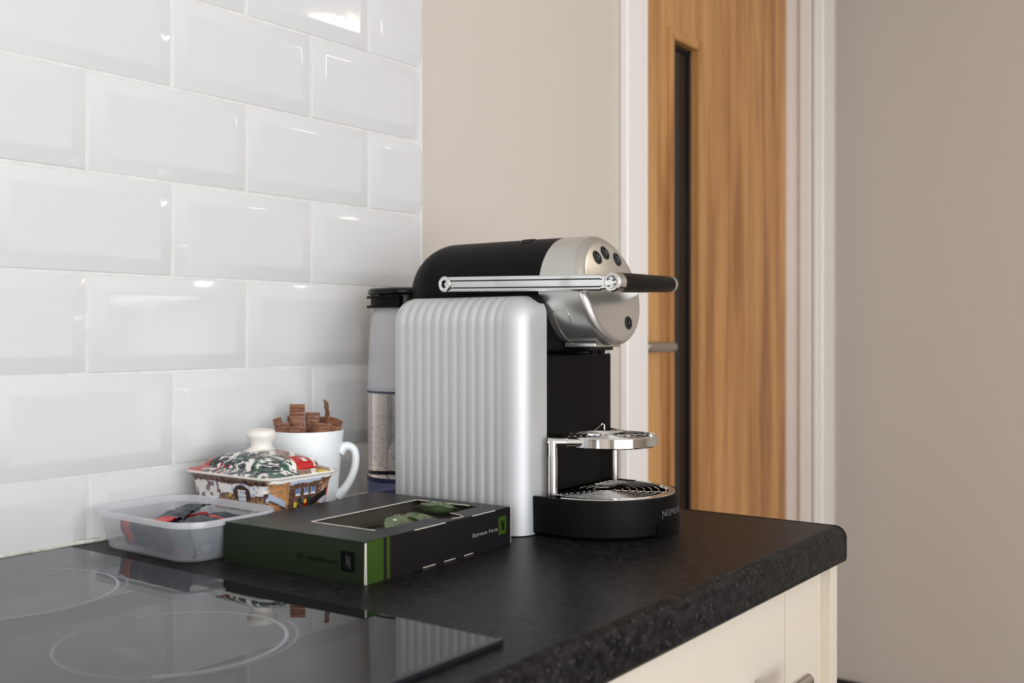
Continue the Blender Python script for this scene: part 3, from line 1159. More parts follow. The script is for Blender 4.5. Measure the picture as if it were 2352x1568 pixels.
prof = [(SR - 0.0035, ZS + 0.0040), (SR - 0.0008, ZS + 0.0042), (SR, ZS + 0.0032), (SR, ZS - 0.0060), (SR - 0.0012, ZS - 0.0072), (SR - 0.0035, ZS - 0.0068)]
lathe(prof, c=(SCn[0], SCn[1], 0), n=96, closed_profile=True, bm=sr)
g2 = grate(SCn, [0.010 + 0.0068 * i for i in range(6)], 0.0005, ZS + 0.0034, SR - 0.002, mach, [math.radians(a) for a in (40, 140, 220, 320)])
me_t = bpy.data.meshes.new('t')
g2.to_mesh(me_t)
g2.free()
sr.from_mesh(me_t)
tube([(0.407, -0.345, ZS + 0.0045), (0.414, -0.345, ZS + 0.0065), (0.420, -0.348, ZS + 0.0115), (0.422, -0.349, ZS + 0.0105), (0.421, -0.350, ZS + 0.0045)], 0.0009, 8, bm=sr)
link('cup_stand', sr, M_chrome, mach, origin=mo, label='chrome ring cup stand')

# maker's name on the tray front
tx = text_mesh('NESPRESSO', 0.0078)
wtx = max(v.co.x for v in tx.verts)
k_ = 0.044 / wtx
for v in tx.verts:
    tall = v.co.x < wtx * 0.11                  # taller swash N
    z = ZT - 0.0195 + v.co.y * 1.15
    if tall:
        z = ZT - 0.0195 + (v.co.y - 0.0016) * 1.65
    a = math.radians(-101) + v.co.x * k_ / TR
    rr = TR + 0.0014
    v.co = Vector((TC[0] + rr * math.cos(a), TC[1] + rr * math.sin(a), z))
link('maker_name', tx, M_logo_grey, tray, origin=mo, smooth=0)

# water tank at the rear
TKC = (0.383, -0.0900)
tk = bmesh.new()
pr_ = [(0.052, CT + 0.012), (0.0545, CT + 0.016), (0.0550, CT + 0.05), (0.0540, 1.06), (0.0525, 1.10), (0.0515, 1.128), (0.0490, 1.143), (0.0455, 1.1515), (0.0440, 1.153)]
lathe(pr_[2:4], c=(*TKC, 0), n=64, bm=tk)
for f in [f for f in tk.faces if len(f.verts) > 4]:
    tk.faces.remove(f)
tank = link('water_tank', tk, M_tank, mach, origin=mo)
fo = bmesh.new()
lathe([(0.0543, 1.0510), (0.0540, 1.06), (0.0525, 1.10), (0.0515, 1.128), (0.0490, 1.143), (0.0455, 1.1515), (0.0440, 1.153), (0.0400, 1.1530), (0.0400, 1.170)], c=(*TKC, 0), n=64, bm=fo)
for f in [f for f in fo.faces if len(f.verts) > 4]:
    fo.faces.remove(f)
link('tank_upper_wall', fo, M_tank_fog, tank, origin=mo, label='misted clear upper wall')
link('tank_base', lathe([(0.051, CT + 0.003), (0.0545, CT + 0.006), (0.0550, CT + 0.028), (0.0548, CT + 0.030), (0.02, CT + 0.030)], c=(*TKC, 0), n=64), M_tank_base, tank, origin=mo, label='blue tinted tank base')
link('water', lathe([(0.0532, CT + 0.0335), (0.0540, CT + 0.036), (0.0536, 1.0495), (0.0530, 1.0502)], c=(*TKC, 0), n=96), M_water, tank, origin=mo)
ml = lathe([(0.0541, 1.0485), (0.0549, 1.0488), (0.0549, 1.0512), (0.0541, 1.0516)], c=(*TKC, 0), n=96, closed_profile=True)
link('water_line', ml, M_wet, tank, origin=mo, smooth=0)
ml = lathe([(0.0541, CT + 0.0305), (0.0551, CT + 0.0305), (0.0551, CT + 0.0355), (0.0541, CT + 0.036)], c=(*TKC, 0), n=96, closed_profile=True)
link('base_seal', ml, M_wet, tank, origin=mo, smooth=0)
bmk = bmesh.new()
rb_ = random.Random(5)
for i in range(520):
    a = math.radians(rb_.uniform(140, 300))
    z = CT + 0.038 + (rb_.random() ** 1.5) * 0.075
    L = rb_.uniform(0.0005, 0.0014)
    hh = rb_.uniform(0.00015, 0.00035)
    rr = 0.0553
    sl = rb_.uniform(-0.5, 0.5)
    q = []
    for u, v in ((-L, -hh), (L, -hh), (L, hh), (-L, hh)):
        aa = a + u / rr
        q.append(bmk.verts.new((TKC[0] + rr * math.cos(aa), TKC[1] + rr * math.sin(aa), z + v + u * sl)))
    bmk.faces.new(q)
tag(link('bubbles', bmk, M_bubble, tank, origin=mo, smooth=0), kind='stuff')
gm = bmesh.new()
for i in range(9):
    z = CT + 0.045 + i * 0.0068
    for a0, L in ((math.radians(206), 0.0026 if i % 3 else 0.0042),):
        q = []
        for u, v in ((-L, -0.0003), (L, -0.0003), (L, 0.0003), (-L, 0.0003)):
            aa = a0 + u / 0.0554
            q.append(gm.verts.new((TKC[0] + 0.0554 * math.cos(aa), TKC[1] + 0.0554 * math.sin(aa), z + v)))
        gm.faces.new(q)
link('level_marks', gm, M_bluemark, tank, origin=mo, smooth=0, label='small blue level marks')
lid = link('tank_lid', lathe([(0.0500, 1.1690), (0.0530, 1.1700), (0.0538, 1.1725), (0.0530, 1.1760), (0.0500, 1.1778), (0.02, 1.1780)], c=(*TKC, 0), n=64), M_blackg, tank, origin=mo, label='black round tank lid')
cp = bmesh.new()
# clip on the rim: two flanges and a web standing out on the left of the tank
for z0, z1, r1 in ((1.1655, 1.1680, 0.0550), (1.1560, 1.1657, 0.0500), (1.1535, 1.1562, 0.0550)):
    pts = []
    for a in np.linspace(math.radians(120), math.radians(206), 16):
        pts.append((TKC[0] + r1 * math.cos(a), TKC[1] + r1 * math.sin(a)))
    for a in np.linspace(math.radians(206), math.radians(120), 16):
        pts.append((TKC[0] + 0.0445 * math.cos(a), TKC[1] + 0.0445 * math.sin(a)))
    prism(pts, z0, z1, bm=cp)
bt = [(0.0495, 0.0075)]
link('lid_clip', cp, M_blackp, tank, origin=mo)
neckr = lathe([(0.0405, 1.1535), (0.0405, 1.1700), (0.0385, 1.1700), (0.0385, 1.1535)], c=(*TKC, 0), n=64, closed_profile=True)
link('tank_neck', neckr, M_blackg, tank, origin=mo)

# ------------------------------------------------------------------ white mug with sachets
MC = (0.2375, -0.0585)
mug = empty('mug', (MC[0], MC[1], CT))
tag(mug, 'tall white porcelain mug full of brown sachets behind the patterned dish', 'mug')
mh = 0.1000
prof = [(0.0001, 0.004), (0.0290, 0.004), (0.0330, 0.0005), (0.0340, 0.004), (0.0360, 0.03), (0.0395, 0.07), (0.0428, mh - 0.001), (0.0424, mh + 0.0004), (0.0410, mh), (0.0402, mh - 0.006), (0.0366, 0.066), (0.0332, 0.03), (0.030, 0.010), (0.0001, 0.009)]
link('mug_body', lathe(prof, n=72), M_mug, mug)
hm = bmesh.new()
da = math.atan2(-0.804, 0.595)          # handle points away to the right of the dish
da = math.radians(-50)
dx, dy = math.cos(da), math.sin(da)
hk = [(0.0370, 0.0755), (0.0430, 0.0800), (0.0495, 0.0805), (0.0545, 0.0765), (0.0565, 0.0690), (0.0560, 0.0590), (0.0530, 0.0480), (0.0475, 0.0370), (0.0410, 0.0280), (0.0330, 0.0200)]
hw = [0.0100, 0.0072, 0.0058, 0.0053, 0.0052, 0.0052, 0.0053, 0.0056, 0.0066, 0.0085]
hpts, hrad = [], []
for i in range(len(hk) - 1):                # Catmull-Rom through the key points
    q = [hk[max(0, i - 1)] + (hw[max(0, i - 1)],), hk[i] + (hw[i],), hk[i + 1] + (hw[i + 1],), hk[min(len(hk) - 1, i + 2)] + (hw[min(len(hk) - 1, i + 2)],)]
    for j in range(5):
        u = j / 5
        v3 = [0.5 * (2 * q[1][c] + (q[2][c] - q[0][c]) * u + (2 * q[0][c] - 5 * q[1][c] + 4 * q[2][c] - q[3][c]) * u * u + (3 * q[1][c] - q[0][c] - 3 * q[2][c] + q[3][c]) * u ** 3) for c in range(3)]
        hpts.append((v3[0], v3[1]))
        hrad.append(v3[2])
tube([(dx * r, dy * r, z) for r, z in hpts], 0.006, 16, bm=hm, radii=hrad, flat=0.85)
link('mug_handle', hm, M_mug, mug)


def sachet_mesh(wd, hgt, fold, seed):
    """paper sachet: flat crimped end above a pillow body"""
    rs = random.Random(seed)
    b_ = bmesh.new()
    K = 14
    rows_ = []
    for k in range(K + 1):
        t_ = k / K
        z = t_ * hgt
        if t_ > 0.72:
            th = 0.0006
        else:
            th = 0.0006 + 0.0032 * math.sin(PI * min(1, t_ / 0.72)) ** 0.6
        bend = fold * max(0, t_ - 0.4) ** 2
        crimp = 0.00045 * (1 if k % 2 else -1) if t_ > 0.74 else 0
        rows_.append((z, th, bend + crimp))
    rings = []
    for z, th, bnd in rows_:
        ww = wd / 2 * (1.0 if th < 0.001 else 0.95)
        xs = np.linspace(-ww, ww, 9)
        top = [(x, th * (1 - (x / ww) ** 4) + 0.0003 + bnd + 0.0002 * math.sin(x * 700 + seed), z) for x in xs]
        bot = [(x, -th * (1 - (x / ww) ** 4) - 0.0003 + bnd + 0.0002 * math.sin(x * 700 + seed), z) for x in xs[::-1]]
        rings.append(top + bot)
    add_loft(b_, rings)
    fix(b_)
    return b_


# (right offset, depth offset, top height over worktop, width, yaw deg, lean deg, side tilt deg, label)
SF = [
    (-0.013, 0.010, 0.1290, 0.0180, 178, 4, 2, 'brown paper sachet standing tallest at the middle of the mug, square crimped end facing front'),
    (0.021, 0.004, 0.1335, 0.0150, 120, 10, 12, 'brown paper sachet standing highest at the right of the mug, seen nearly edge-on'),
    (-0.036, 0.004, 0.1130, 0.0130, 150, 6, -28, 'brown paper sachet leaning out over the left rim of the mug'),
    (-0.026, -0.012, 0.1090, 0.0160, 172, -6, -6, 'brown paper sachet low behind the left front rim of the white mug'),
    (-0.006, -0.022, 0.1060, 0.0200, 180, -20, 0, 'brown paper sachet folded down at the front middle of the mug'),
    (0.0095, -0.016, 0.1115, 0.0150, 130, 6, 14, 'brown paper sachet twisted edge-on, front and right of the middle'),
    (0.021, -0.014, 0.1090, 0.0190, 186, -16, 3, 'brown paper sachet with pale folded top at the front right of the mug'),
    (0.0345, 0.002, 0.1125, 0.0160, 170, 6, 30, 'brown paper sachet leaning out over the right rim by the handle'),
    (0.004, 0.016, 0.1190, 0.0170, 184, 0, 2, 'brown paper sachet behind the middle, its square top to the right of the tallest'),
    (-0.019, 0.020, 0.1150, 0.0170, 168, 3, -8, 'brown paper sachet at the back left, half hidden behind the tallest'),
    (0.018, 0.022, 0.1130, 0.0180, 190, 6, 8, 'brown paper sachet at the back right of the mug, low behind the others'),
]
RT = Vector((0.5947, -0.8039, 0))
FWD = Vector((0.8039, 0.5947, 0))
for i, (ro, fo_, top, wd, yw, lean, tilt, lab) in enumerate(SF):
    L = 0.062 if lean > 0 and abs(tilt) < 15 else 0.034
    b_ = sachet_mesh(wd, L, 0.006 if lean < 0 else 0.002, i)
    base_ang = math.atan2(RT.y, RT.x)
    Mx = Matrix.Rotation(base_ang + math.radians(yw - 180), 4, 'Z') @ Matrix.Rotation(math.radians(tilt * 0.6), 4, 'Y') @ Matrix.Rotation(math.radians(lean), 4, 'X')
    # anchor the top centre at the wanted place
    tip = RT * ro + FWD * fo_ + Vector((0, 0, top))
    off = tip - (Mx @ Vector((0, 0, L)))
    sroot = empty('sugar_sachet', (MC[0] + tip.x, MC[1] + tip.y, CT + 0.06))
    tag(sroot, lab, 'sachet', 'brown sachets in the white mug')
    o0 = Vector((tip.x, tip.y, 0.06))
    for v in b_.verts:
        v.co = (Mx @ v.co) + off - o0
    link('packet', b_, M_kraft, sroot, smooth=60)
    ln = bmesh.new()
    for kz in ((0.93, 0.87, 0.80) if yw > 160 else ()):
        q = []
        yb_ = 0.002 * (kz - 0.4) ** 2 if lean >= 0 else 0.006 * (kz - 0.4) ** 2
        vs = []
        for u, zz in ((-wd / 2, kz * L - 0.00035), (wd / 2, kz * L - 0.00035), (wd / 2, kz * L + 0.00035), (-wd / 2, kz * L + 0.00035)):
            vs.append(ln.verts.new((Mx @ Vector((u, -0.00135 + yb_, zz))) + off - o0))
        ln.faces.new(vs)
    if yw > 160:
        link('printed_lines', ln, M_kraft_line, sroot, smooth=0)

# ------------------------------------------------------------------ painted covered dish
DC = (0.1480, -0.0855)
dish = empty('butter_dish', (DC[0], DC[1], CT))
tag(dish, 'covered porcelain dish painted with snowy cottages, ivory knob on lid', 'dish')


def vnoise(P, seed=0):
    """cheap value noise for painting, P: (n,3)"""
    def h(i):
        x = np.sin(i @ np.array([127.1, 311.7, 74.7]) + seed * 17.3) * 43758.5453
        return x - np.floor(x)
    i = np.floor(P)
    f = P - i
    f = f * f * (3 - 2 * f)
    r = 0
    for dx_ in (0, 1):
        for dy_ in (0, 1):
            for dz_ in (0, 1):
                w_ = (f[:, 0] if dx_ else 1 - f[:, 0]) * (f[:, 1] if dy_ else 1 - f[:, 1]) * (f[:, 2] if dz_ else 1 - f[:, 2])
                r = r + w_ * h(i + np.array([dx_, dy_, dz_]))
    return r


def paint(o, fn):
    me = o.data
    co_ = np.empty(len(me.vertices) * 3, np.float32)
    me.vertices.foreach_get('co', co_)
    P = co_.reshape(-1, 3).astype(float)
    C_ = fn(P)
    at = me.color_attributes.new('paint', 'FLOAT_COLOR', 'POINT')
    C4 = np.concatenate([C_, np.ones((len(C_), 1))], 1).astype(np.float32)
    at.data.foreach_set('color', C4.ravel())


S = lambda r, g, b_: np.array(srgb(r, g, b_))
WHITE, SNOWB, BROWN, DBROWN, ORANGE, RED, GREEN, GREY, YEL, BLACK, TAN, PURP = (
    S(236, 232, 226), S(176, 190, 216), S(122, 92, 78), S(70, 50, 44), S(196, 138, 88), S(200, 40, 28), S(52, 88, 72), S(92, 92, 94), S(228, 196, 70), S(24, 26, 30), S(176, 140, 104), S(126, 108, 128))


def put(Cc, mask, col):
    Cc[mask] = col


def paint_side(P):
    """s runs along the side, t up; long side faces -x, short side faces -y"""
    n = len(P)
    x, y, z = P[:, 0], P[:, 1], P[:, 2]
    t_ = (z / 0.0625 - 0.36) / 0.64
    n1 = vnoise(P * 520, 1)
    n2 = vnoise(P * 260, 2)
    n3 = vnoise(P * 130, 3)
    Cc = np.tile(WHITE, (n, 1))
    long_ = np.abs(x) / 0.048 > np.abs(y) / 0.070
    s = np.where(long_, (0.070 - y * np.sign(-x)) / 0.14, (x * np.sign(-y) + 0.048) / 0.096)
    # --- generic ground: stone walls
    stone = np.where((n1 > 0.55)[:, None], TAN * 0.8, BROWN)
    stone = np.where((n1 < 0.33)[:, None], DBROWN, stone)
    wob = (n3 - 0.5) * 0.16
    # long side
    L = long_
    put(Cc, L, WHITE)
    wallm = L & (t_ > 0.12 + wob * 0.4) & (t_ < 0.70 + wob) & (s > 0.38)
    Cc[wallm] = stone[wallm]
    shrub = L & (s < 0.40) & (t_ > 0.40 + wob)
    Cc[shrub] = np.where((n2 > 0.52)[:, None], WHITE * 0.85, np.where((n1 > 0.5)[:, None], PURP, BROWN))[shrub]
    put(Cc, L & (s < 0.40) & (np.abs(t_ - 0.32 - wob * 0.7) < 0.035), SNOWB)
    roofsnow = L & (t_ > 0.58 + wob * 0.6) & (t_ < 0.92) & (s > 0.42) & (s < 0.97)
    put(Cc, roofsnow, WHITE)
    put(Cc, roofsnow & (n2 > 0.66), SNOWB)
    top = L & (t_ > 0.86 + wob * 0.5)
    Cc[top] = np.where((n1 > 0.5)[:, None], BROWN, DBROWN)[top]
    for (sc_, tc_, sw, th_) in ((0.66, 0.58, 0.075, 0.20), (0.93, 0.5, 0.04, 0.14)):
        arch = L & (((s - sc_) / (sw * 1.3)) ** 2 + ((t_ - tc_ - 0.02) / (th_ * 1.15)) ** 2 < 1)
        put(Cc, arch, DBROWN)
        win = L & (np.abs(s - sc_) < sw * 0.6) & (np.abs(t_ - tc_ + 0.03) < th_ * 0.75)
        put(Cc, win, S(150, 160, 178))
        bars = win & ((np.abs(((s - sc_) / sw * 3) % 1 - 0.5) > 0.36) | (np.abs(((t_ - tc_) * 9) % 1 - 0.5) > 0.36))
        put(Cc, bars, WHITE)
    for (sc_, tc_, rx, ry) in ((0.36, 0.20, 0.018, 0.08), (0.50, 0.22, 0.014, 0.09), (0.40, 0.2, 0.01, 0.08)):
        put(Cc, L & (((s - sc_) / rx) ** 2 + ((t_ - tc_) / ry) ** 2 < 1), RED)
    put(Cc, L & (((s - 0.52) / 0.012) ** 2 + ((t_ - 0.52) / 0.05) ** 2 < 1), YEL)
    drift = L & (t_ < 0.13 + 0.16 * np.exp(-((s - 0.80) / 0.05) ** 2) + wob * 0.5)
    put(Cc, drift, WHITE)
    put(Cc, drift & (n2 > 0.62), SNOWB)
    # short side
    F_ = ~long_
    st2 = np.where((n1 > 0.6)[:, None], TAN, np.where((n1 < 0.4)[:, None], BROWN * 0.7, BROWN))
    Cc[F_] = st2[F_]
    og = F_ & (s > 0.0) & (s < 0.30)
    Cc[og] = np.where((n1 > 0.45)[:, None], ORANGE, TAN * 0.75)[og]
    par = F_ & (np.abs((t_ - (0.66 - (s - 0.02) * 1.35))) < 0.085) & (s < 0.27) & (s > 0.01)
    put(Cc, par, S(170, 184, 200))
    put(Cc, F_ & (np.abs((t_ - (0.56 - (s - 0.02) * 1.35))) < 0.03) & (s < 0.27) & (s > 0.01), DBROWN)
    house = F_ & (s > 0.31) & (s < 0.72)
    Cc[house] = np.where((n1 > 0.62)[:, None], BROWN, BROWN * 0.55)[house]
    put(Cc, F_ & (s > 0.30) & (s < 0.74) & (t_ > 0.84 + wob * 0.5), S(196, 204, 226))
    put(Cc, F_ & (t_ > 0.93 + wob * 0.3), WHITE)
    for sc_ in (0.43, 0.55, 0.65):
        put(Cc, F_ & (np.abs(s - sc_) < 0.030) & (np.abs(t_ - 0.64) < 0.085), S(176, 190, 222))
        put(Cc, F_ & (np.abs(s - sc_) < 0.022) & (np.abs(t_ - 0.65) < 0.065) & (np.abs(s - sc_) > 0.004), S(60, 80, 120))
        put(Cc, F_ & (np.abs(s - sc_) < 0.036) & (np.abs(t_ - 0.545) < 0.014), WHITE)
    wr_ = F_ & (np.abs(s - 0.545) < 0.095) & (t_ < 0.45) & (t_ > 0.12)
    Cc[wr_] = np.where((n1 > 0.62)[:, None], GREY, GREEN * 0.45)[wr_]
    put(Cc, F_ & (((s - 0.545) / 0.032) ** 2 + ((t_ - 0.29) / 0.15) ** 2 < 1), S(170, 26, 14))
    put(Cc, F_ & (((s - 0.545) / 0.018) ** 2 + ((t_ - 0.36) / 0.055) ** 2 < 1), YEL)
    for sc_ in (0.405, 0.665):
        put(Cc, F_ & (np.abs(s - sc_) < 0.022) & (np.abs(t_ - 0.26) < 0.10), YEL)
    # robin
    rb = F_ & (((s - 0.84) / 0.10) ** 2 + ((t_ - 0.38) / 0.26) ** 2 < 1)
    put(Cc, rb, S(206, 200, 210))
    put(Cc, F_ & (np.abs((t_ - 0.42) - (s - 0.74) * 1.2) < 0.10) & (s > 0.62) & (s < 0.88), S(40, 34, 36))
    put(Cc, F_ & (((s - 0.895) / 0.038) ** 2 + ((t_ - 0.48) / 0.24) ** 2 < 1), S(220, 74, 28))
    gr_ = F_ & (t_ < 0.10 + 0.05 * np.sin(s * 22) + wob)
    put(Cc, gr_, WHITE)
    put(Cc, gr_ & (n2 > 0.66), BLACK * 1.2)
    return Cc


db = bmesh.new()
rings = []
Z_ = [0.0, 0.0015, 0.01, 0.018] + list(np.linspace(0.022, 0.0625, 64))
for z in Z_:
    q = z / 0.0625
    g = 0.0 if z > 0.0014 else -0.0015
    fl_ = 0.0050 * (math.sin(q * PI / 2) ** 2) + 0.0022 * math.exp(-((q - 0.98) / 0.07) ** 2) - 0.0012 * math.sin(q * PI) + g
    rings.append([(x, y, z) for x, y in rrect(0.0415 + fl_, 0.0615 + fl_, 0.017, 10, step=130)])
inn = [(x, y, 0.0625) for x, y in rrect(0.0435, 0.0635, 0.015, 10, step=130)]
inn2 = [(x, y, 0.006) for x, y in rrect(0.0385, 0.0585, 0.015, 10, step=130)]
add_loft(db, rings + [inn, inn2])
fix(db)
dbo = link('dish_body', db, M_dish, dish, smooth=50)
paint(dbo, paint_side)

ld = bmesh.new()
lr = []
prof = [(0.0, 0.0632), (0.0035, 0.0630), (0.0045, 0.0640), (0.0046, 0.0655), (0.0030, 0.0666)]
prof += [(0.0030 - 0.0110 * q, 0.0670 + 0.0042 * q ** 1.5) for q in np.linspace(0.06, 1, 16)]
last = prof[-1]
prof += [(last[0] - 0.0380 * (1 - math.cos(q * PI / 2)) ** 0.9, last[1] + 0.0165 * math.sin(q * PI / 2) ** 0.95) for q in np.linspace(0.02, 1, 56)]
for d, z in prof:
    hx, hy = 0.0472 + d, 0.0672 + d * (1.0 if d > -0.02 else 1.0)
    # the dome shortens its long axis faster so that it closes in an oval under the knob
    q = max(0, -d - 0.008) / 0.0380
    hy -= q * 0.014
    rr_ = 0.0170 + max(0, -d) * 0.5
    lr.append([(x, y, z) for x, y in rrect(hx, max(hy, 0.0052), rr_, 14, step=90)])
add_loft(ld, lr)
fix(ld)


def paint_lid(P):
    n = len(P)
    x, y, z = P[:, 0], P[:, 1], P[:, 2]
    n1 = vnoise(P * 250, 5)
    n2 = vnoise(P * 150, 6)
    n3 = vnoise(P * 110, 7)
    n4 = vnoise(P * 900, 8)
    Cc = np.where((n1 > 0.52)[:, None], GREY * 0.8, BLACK * 1.5)
    Cc = np.where((n2 > 0.60)[:, None], GREEN, Cc)
    Cc = np.where(((n1 > 0.60) & (n3 > 0.45))[:, None], WHITE, Cc)
    Cc = np.where(((n1 < 0.25) & (n2 < 0.45))[:, None], S(120, 146, 150), Cc)
    # snowy branches
    wv = np.abs(((x * 32 + y * 26 + (n3 - 0.5) * 1.5) % 1) - 0.5)
    Cc = np.where((wv < 0.07)[:, None], WHITE, Cc)
    wv2 = np.abs(((-x * 18 + y * 40 + (n3 - 0.5) * 1.3) % 1) - 0.5)
    Cc = np.where(((wv2 < 0.05) & (y > -0.03))[:, None], S(60, 66, 66), Cc)
    # right front quarter: snow roofed stone cottages
    rg_ = (y < -0.018) & (x > -0.012 + (n3 - 0.5) * 0.02)
    cot = np.where((n4 > 0.5)[:, None], TAN * 0.85, BROWN)
    cot = np.where((n4 < 0.3)[:, None], PURP * 0.7, cot)
    Cc[rg_] = cot[rg_]
    sn = rg_ & ((np.abs(((x * 38 - y * 30) % 1) - 0.5) < 0.13))
    put(Cc, sn, WHITE)
    put(Cc, (x > -0.002) & (x < 0.022) & (y < -0.044) & (y > -0.062) & (n1 > 0.12), S(186, 34, 30))
    put(Cc, (x > 0.010) & (x < 0.016) & (y < -0.049) & (y > -0.055), WHITE)
    put(Cc, (x > 0.014) & (x < 0.030) & (y < -0.066) & (n1 > 0.35), YEL * 0.9)
    # red bow at the far left corner
    put(Cc, (x < -0.030 + (n2 - 0.5) * 0.02) & (y > 0.034) & (n1 > 0.30), S(190, 44, 50))
    put(Cc, (np.abs(y - 0.012) < 0.008) & (x < -0.034) & (n1 > 0.5), S(170, 30, 34))
    # plain ivory rim
    put(Cc, z < 0.0662, S(228, 222, 210))
    put(Cc, (np.hypot(x, y) < 0.0155 + (n2 - 0.5) * 0.004) & (z > 0.075), WHITE)
    return Cc


ldo = link('dish_lid', ld, M_dish, dish, smooth=60)
paint(ldo, paint_lid)
kz = prof[-1][1]
kn = [(0.0165, kz - 0.0015), (0.0140, kz + 0.0004), (0.0118, kz + 0.0022), (0.0112, kz + 0.0050), (0.0130, kz + 0.0095), (0.0157, kz + 0.0135), (0.0160, kz + 0.0165), (0.0140, kz + 0.0200), (0.0085, kz + 0.0218), (0.0010, kz + 0.0222)]
link('lid_knob', lathe(kn, n=48), M_ivory, ldo)

# ------------------------------------------------------------------ frosted tub with tea sachets
TA = math.radians(-0.8)
TCn = (0.0430, -0.0955)
tub = empty('plastic_tub', (TCn[0], TCn[1], CT), TA)
tag(tub, 'open frosted plastic food tub holding navy and red sachets', 'tub')
tbm = bmesh.new()
BH = 0.0385
TXH, TYH = 0.0593, 0.0832


def tub_ring(inset, z, r):
    return [(x, y, z) for x, y in rrect(TXH - inset, TYH - inset, r, 8)]


seq = [tub_ring(0.0145, 0.0015, 0.020), tub_ring(0.0125, 0.0004, 0.022), tub_ring(0.0105, 0.0020, 0.024), tub_ring(0.0045, 0.0330, 0.027),
       tub_ring(0.0040, BH - 0.006, 0.027)]
seq_in = [tub_ring(0.0050, BH - 0.006, 0.0265), tub_ring(0.0055, 0.0330, 0.0265), tub_ring(0.0115, 0.0026, 0.023), tub_ring(0.0150, 0.0020, 0.020)]
add_loft(tbm, seq + seq_in, cap0=True, cap1=True)
fix(tbm)
link('tub_wall', tbm, M_tub, tub, smooth=60)
rm = bmesh.new()
seq = [tub_ring(0.0040, BH - 0.006, 0.027), tub_ring(0.0012, BH - 0.0055, 0.029), tub_ring(0.0, BH - 0.005, 0.030), tub_ring(0.0, BH, 0.030), tub_ring(0.0010, BH + 0.0008, 0.029), tub_ring(0.0022, BH, 0.028), tub_ring(0.0036, BH - 0.004, 0.027), tub_ring(0.0050, BH - 0.006, 0.0265)]
add_loft(rm, seq, cap0=False, cap1=False, wrap=True)
fix(rm)
link('tub_rim', rm, M_tub_rim, tub, smooth=60)


def pouch(name, Lx, Ly, th, M4, label, band=0.5, bandw=0.12, seed=0):
    """flat foil packet with serrated ends and a red band, M4 in the tub's frame"""
    root = empty(name, (0, 0, 0))
    W4 = Matrix.Translation((TCn[0], TCn[1], CT)) @ Matrix.Rotation(TA, 4, 'Z') @ M4
    root.matrix_world = W4
    tag(root, label, 'tea sachet', 'navy sachets in the frosted tub')

    def surf(k0, k1, inflate):
        b_ = bmesh.new()
        nx = 24
        rings = []
        for i in range(nx + 1):
            u = k0 + (k1 - k0) * i / nx
            x = (u - 0.5) * Lx
            e = min(u, 1 - u)
            f_ = min(1, max(0, (e - 0.06) / 0.22))
            ht = th * (f_ ** 0.6) + 0.0005 + inflate
            wv = 0.0012 * math.sin(u * 17 + seed) + 0.0008 * math.sin(u * 41 + seed * 2)
            vs = []
            for vv in np.linspace(-1, 1, 9):
                vs.append((x, vv * (Ly / 2 + inflate * 0.5), ht * (1 - abs(vv) ** 3) * 0.5 + wv + 0.0007 * math.sin(vv * 5 + u * 9 + seed)))
            for vv in np.linspace(1, -1, 9):
                vs.append((x, vv * (Ly / 2 + inflate * 0.5), -ht * (1 - abs(vv) ** 3) * 0.5 + wv - 0.0003 + 0.0007 * math.sin(vv * 5 + u * 9 + seed)))
            rings.append(vs)
        add_loft(b_, rings)
        return fix(b_)
    link('foil_packet', surf(0, 1, 0), M_navy, root, smooth=60)
    link('red_band', surf(band, band + bandw, 0.0004), M_red, root, smooth=60)
    return root


def PM(x, y, z, rz=0, rx=0, ry=0):
    return Matrix.Translation((x, y, z)) @ Matrix.Rotation(math.radians(rz), 4, 'Z') @ Matrix.Rotation(math.radians(ry), 4, 'Y') @ Matrix.Rotation(math.radians(rx), 4, 'X')


PO = [
    (0.090, 0.030, 0.0045, PM(-0.004, 0.006, 0.0335, rz=30, rx=-8, ry=-2), 'navy foil sachet lying on top at the left of the tub, red left end', 0.0, 0.17),
    (0.078, 0.034, 0.0050, PM(0.006, -0.034, 0.0300, rz=10, rx=4, ry=1), 'navy foil sachet with a broad red band across its middle, front of the tub', 0.46, 0.14),
    (0.116, 0.030, 0.0070, PM(-0.0415, -0.012, 0.0195, rz=90, rx=72), 'navy foil sachet lying along the left wall of the frosted tub', 0.80, 0.10),
    (0.084, 0.030, 0.0080, PM(0.002, -0.0625, 0.0185, rz=1, rx=66), 'navy foil sachet pressed against the front wall of the tub, thin red stripe', 0.56, 0.06),
    (0.086, 0.038, 0.0045, PM(0.022, -0.006, 0.0240, rz=82), 'navy foil sachet lying flat at the right of the tub, under the others', 0.86, 0.07),
    (0.100, 0.046, 0.0060, PM(-0.019, -0.012, 0.0085, rz=90), 'navy foil sachet flat on the bottom of the tub, red end towards the front', 0.10, 0.08),
    (0.100, 0.046, 0.0060, PM(0.020, -0.014, 0.0095, rz=91), 'navy foil sachet flat on the bottom at the right of the tub', 0.12, 0.08),
]
for i, (a, b_, c, m4, lab, bnd, bw) in enumerate(PO):
    pouch('tea_sachet', a, b_, c, m4, lab, bnd, bw, i)

# ------------------------------------------------------------------ carton of capsules
BA = math.radians(2.4)
BW, BD, BHh = 0.2175, 0.1760, 0.0365
F0 = Vector((0.0340, -0.3515, CT))
bc = F0 + Matrix.Rotation(BA, 3, 'Z') @ Vector((BW / 2, BD / 2, 0))
carton = empty('capsule_carton', bc, BA)
tag(carton, 'flat black and green carton of coffee capsules with torn window in top', 'carton')
X0, X1, Y0, Y1 = -BW / 2, BW / 2, -BD / 2, BD / 2
T = 0.0008
WX0, WX1, WY0, WY1 = X0 + 0.0440, X1 - 0.0190, Y0 + 0.0270, Y1 - 0.0700      # torn window

# top sheet with the window cut out; green border at its left end
NX = 22
tp = bmesh.new()
gx = X0 + 0.0360


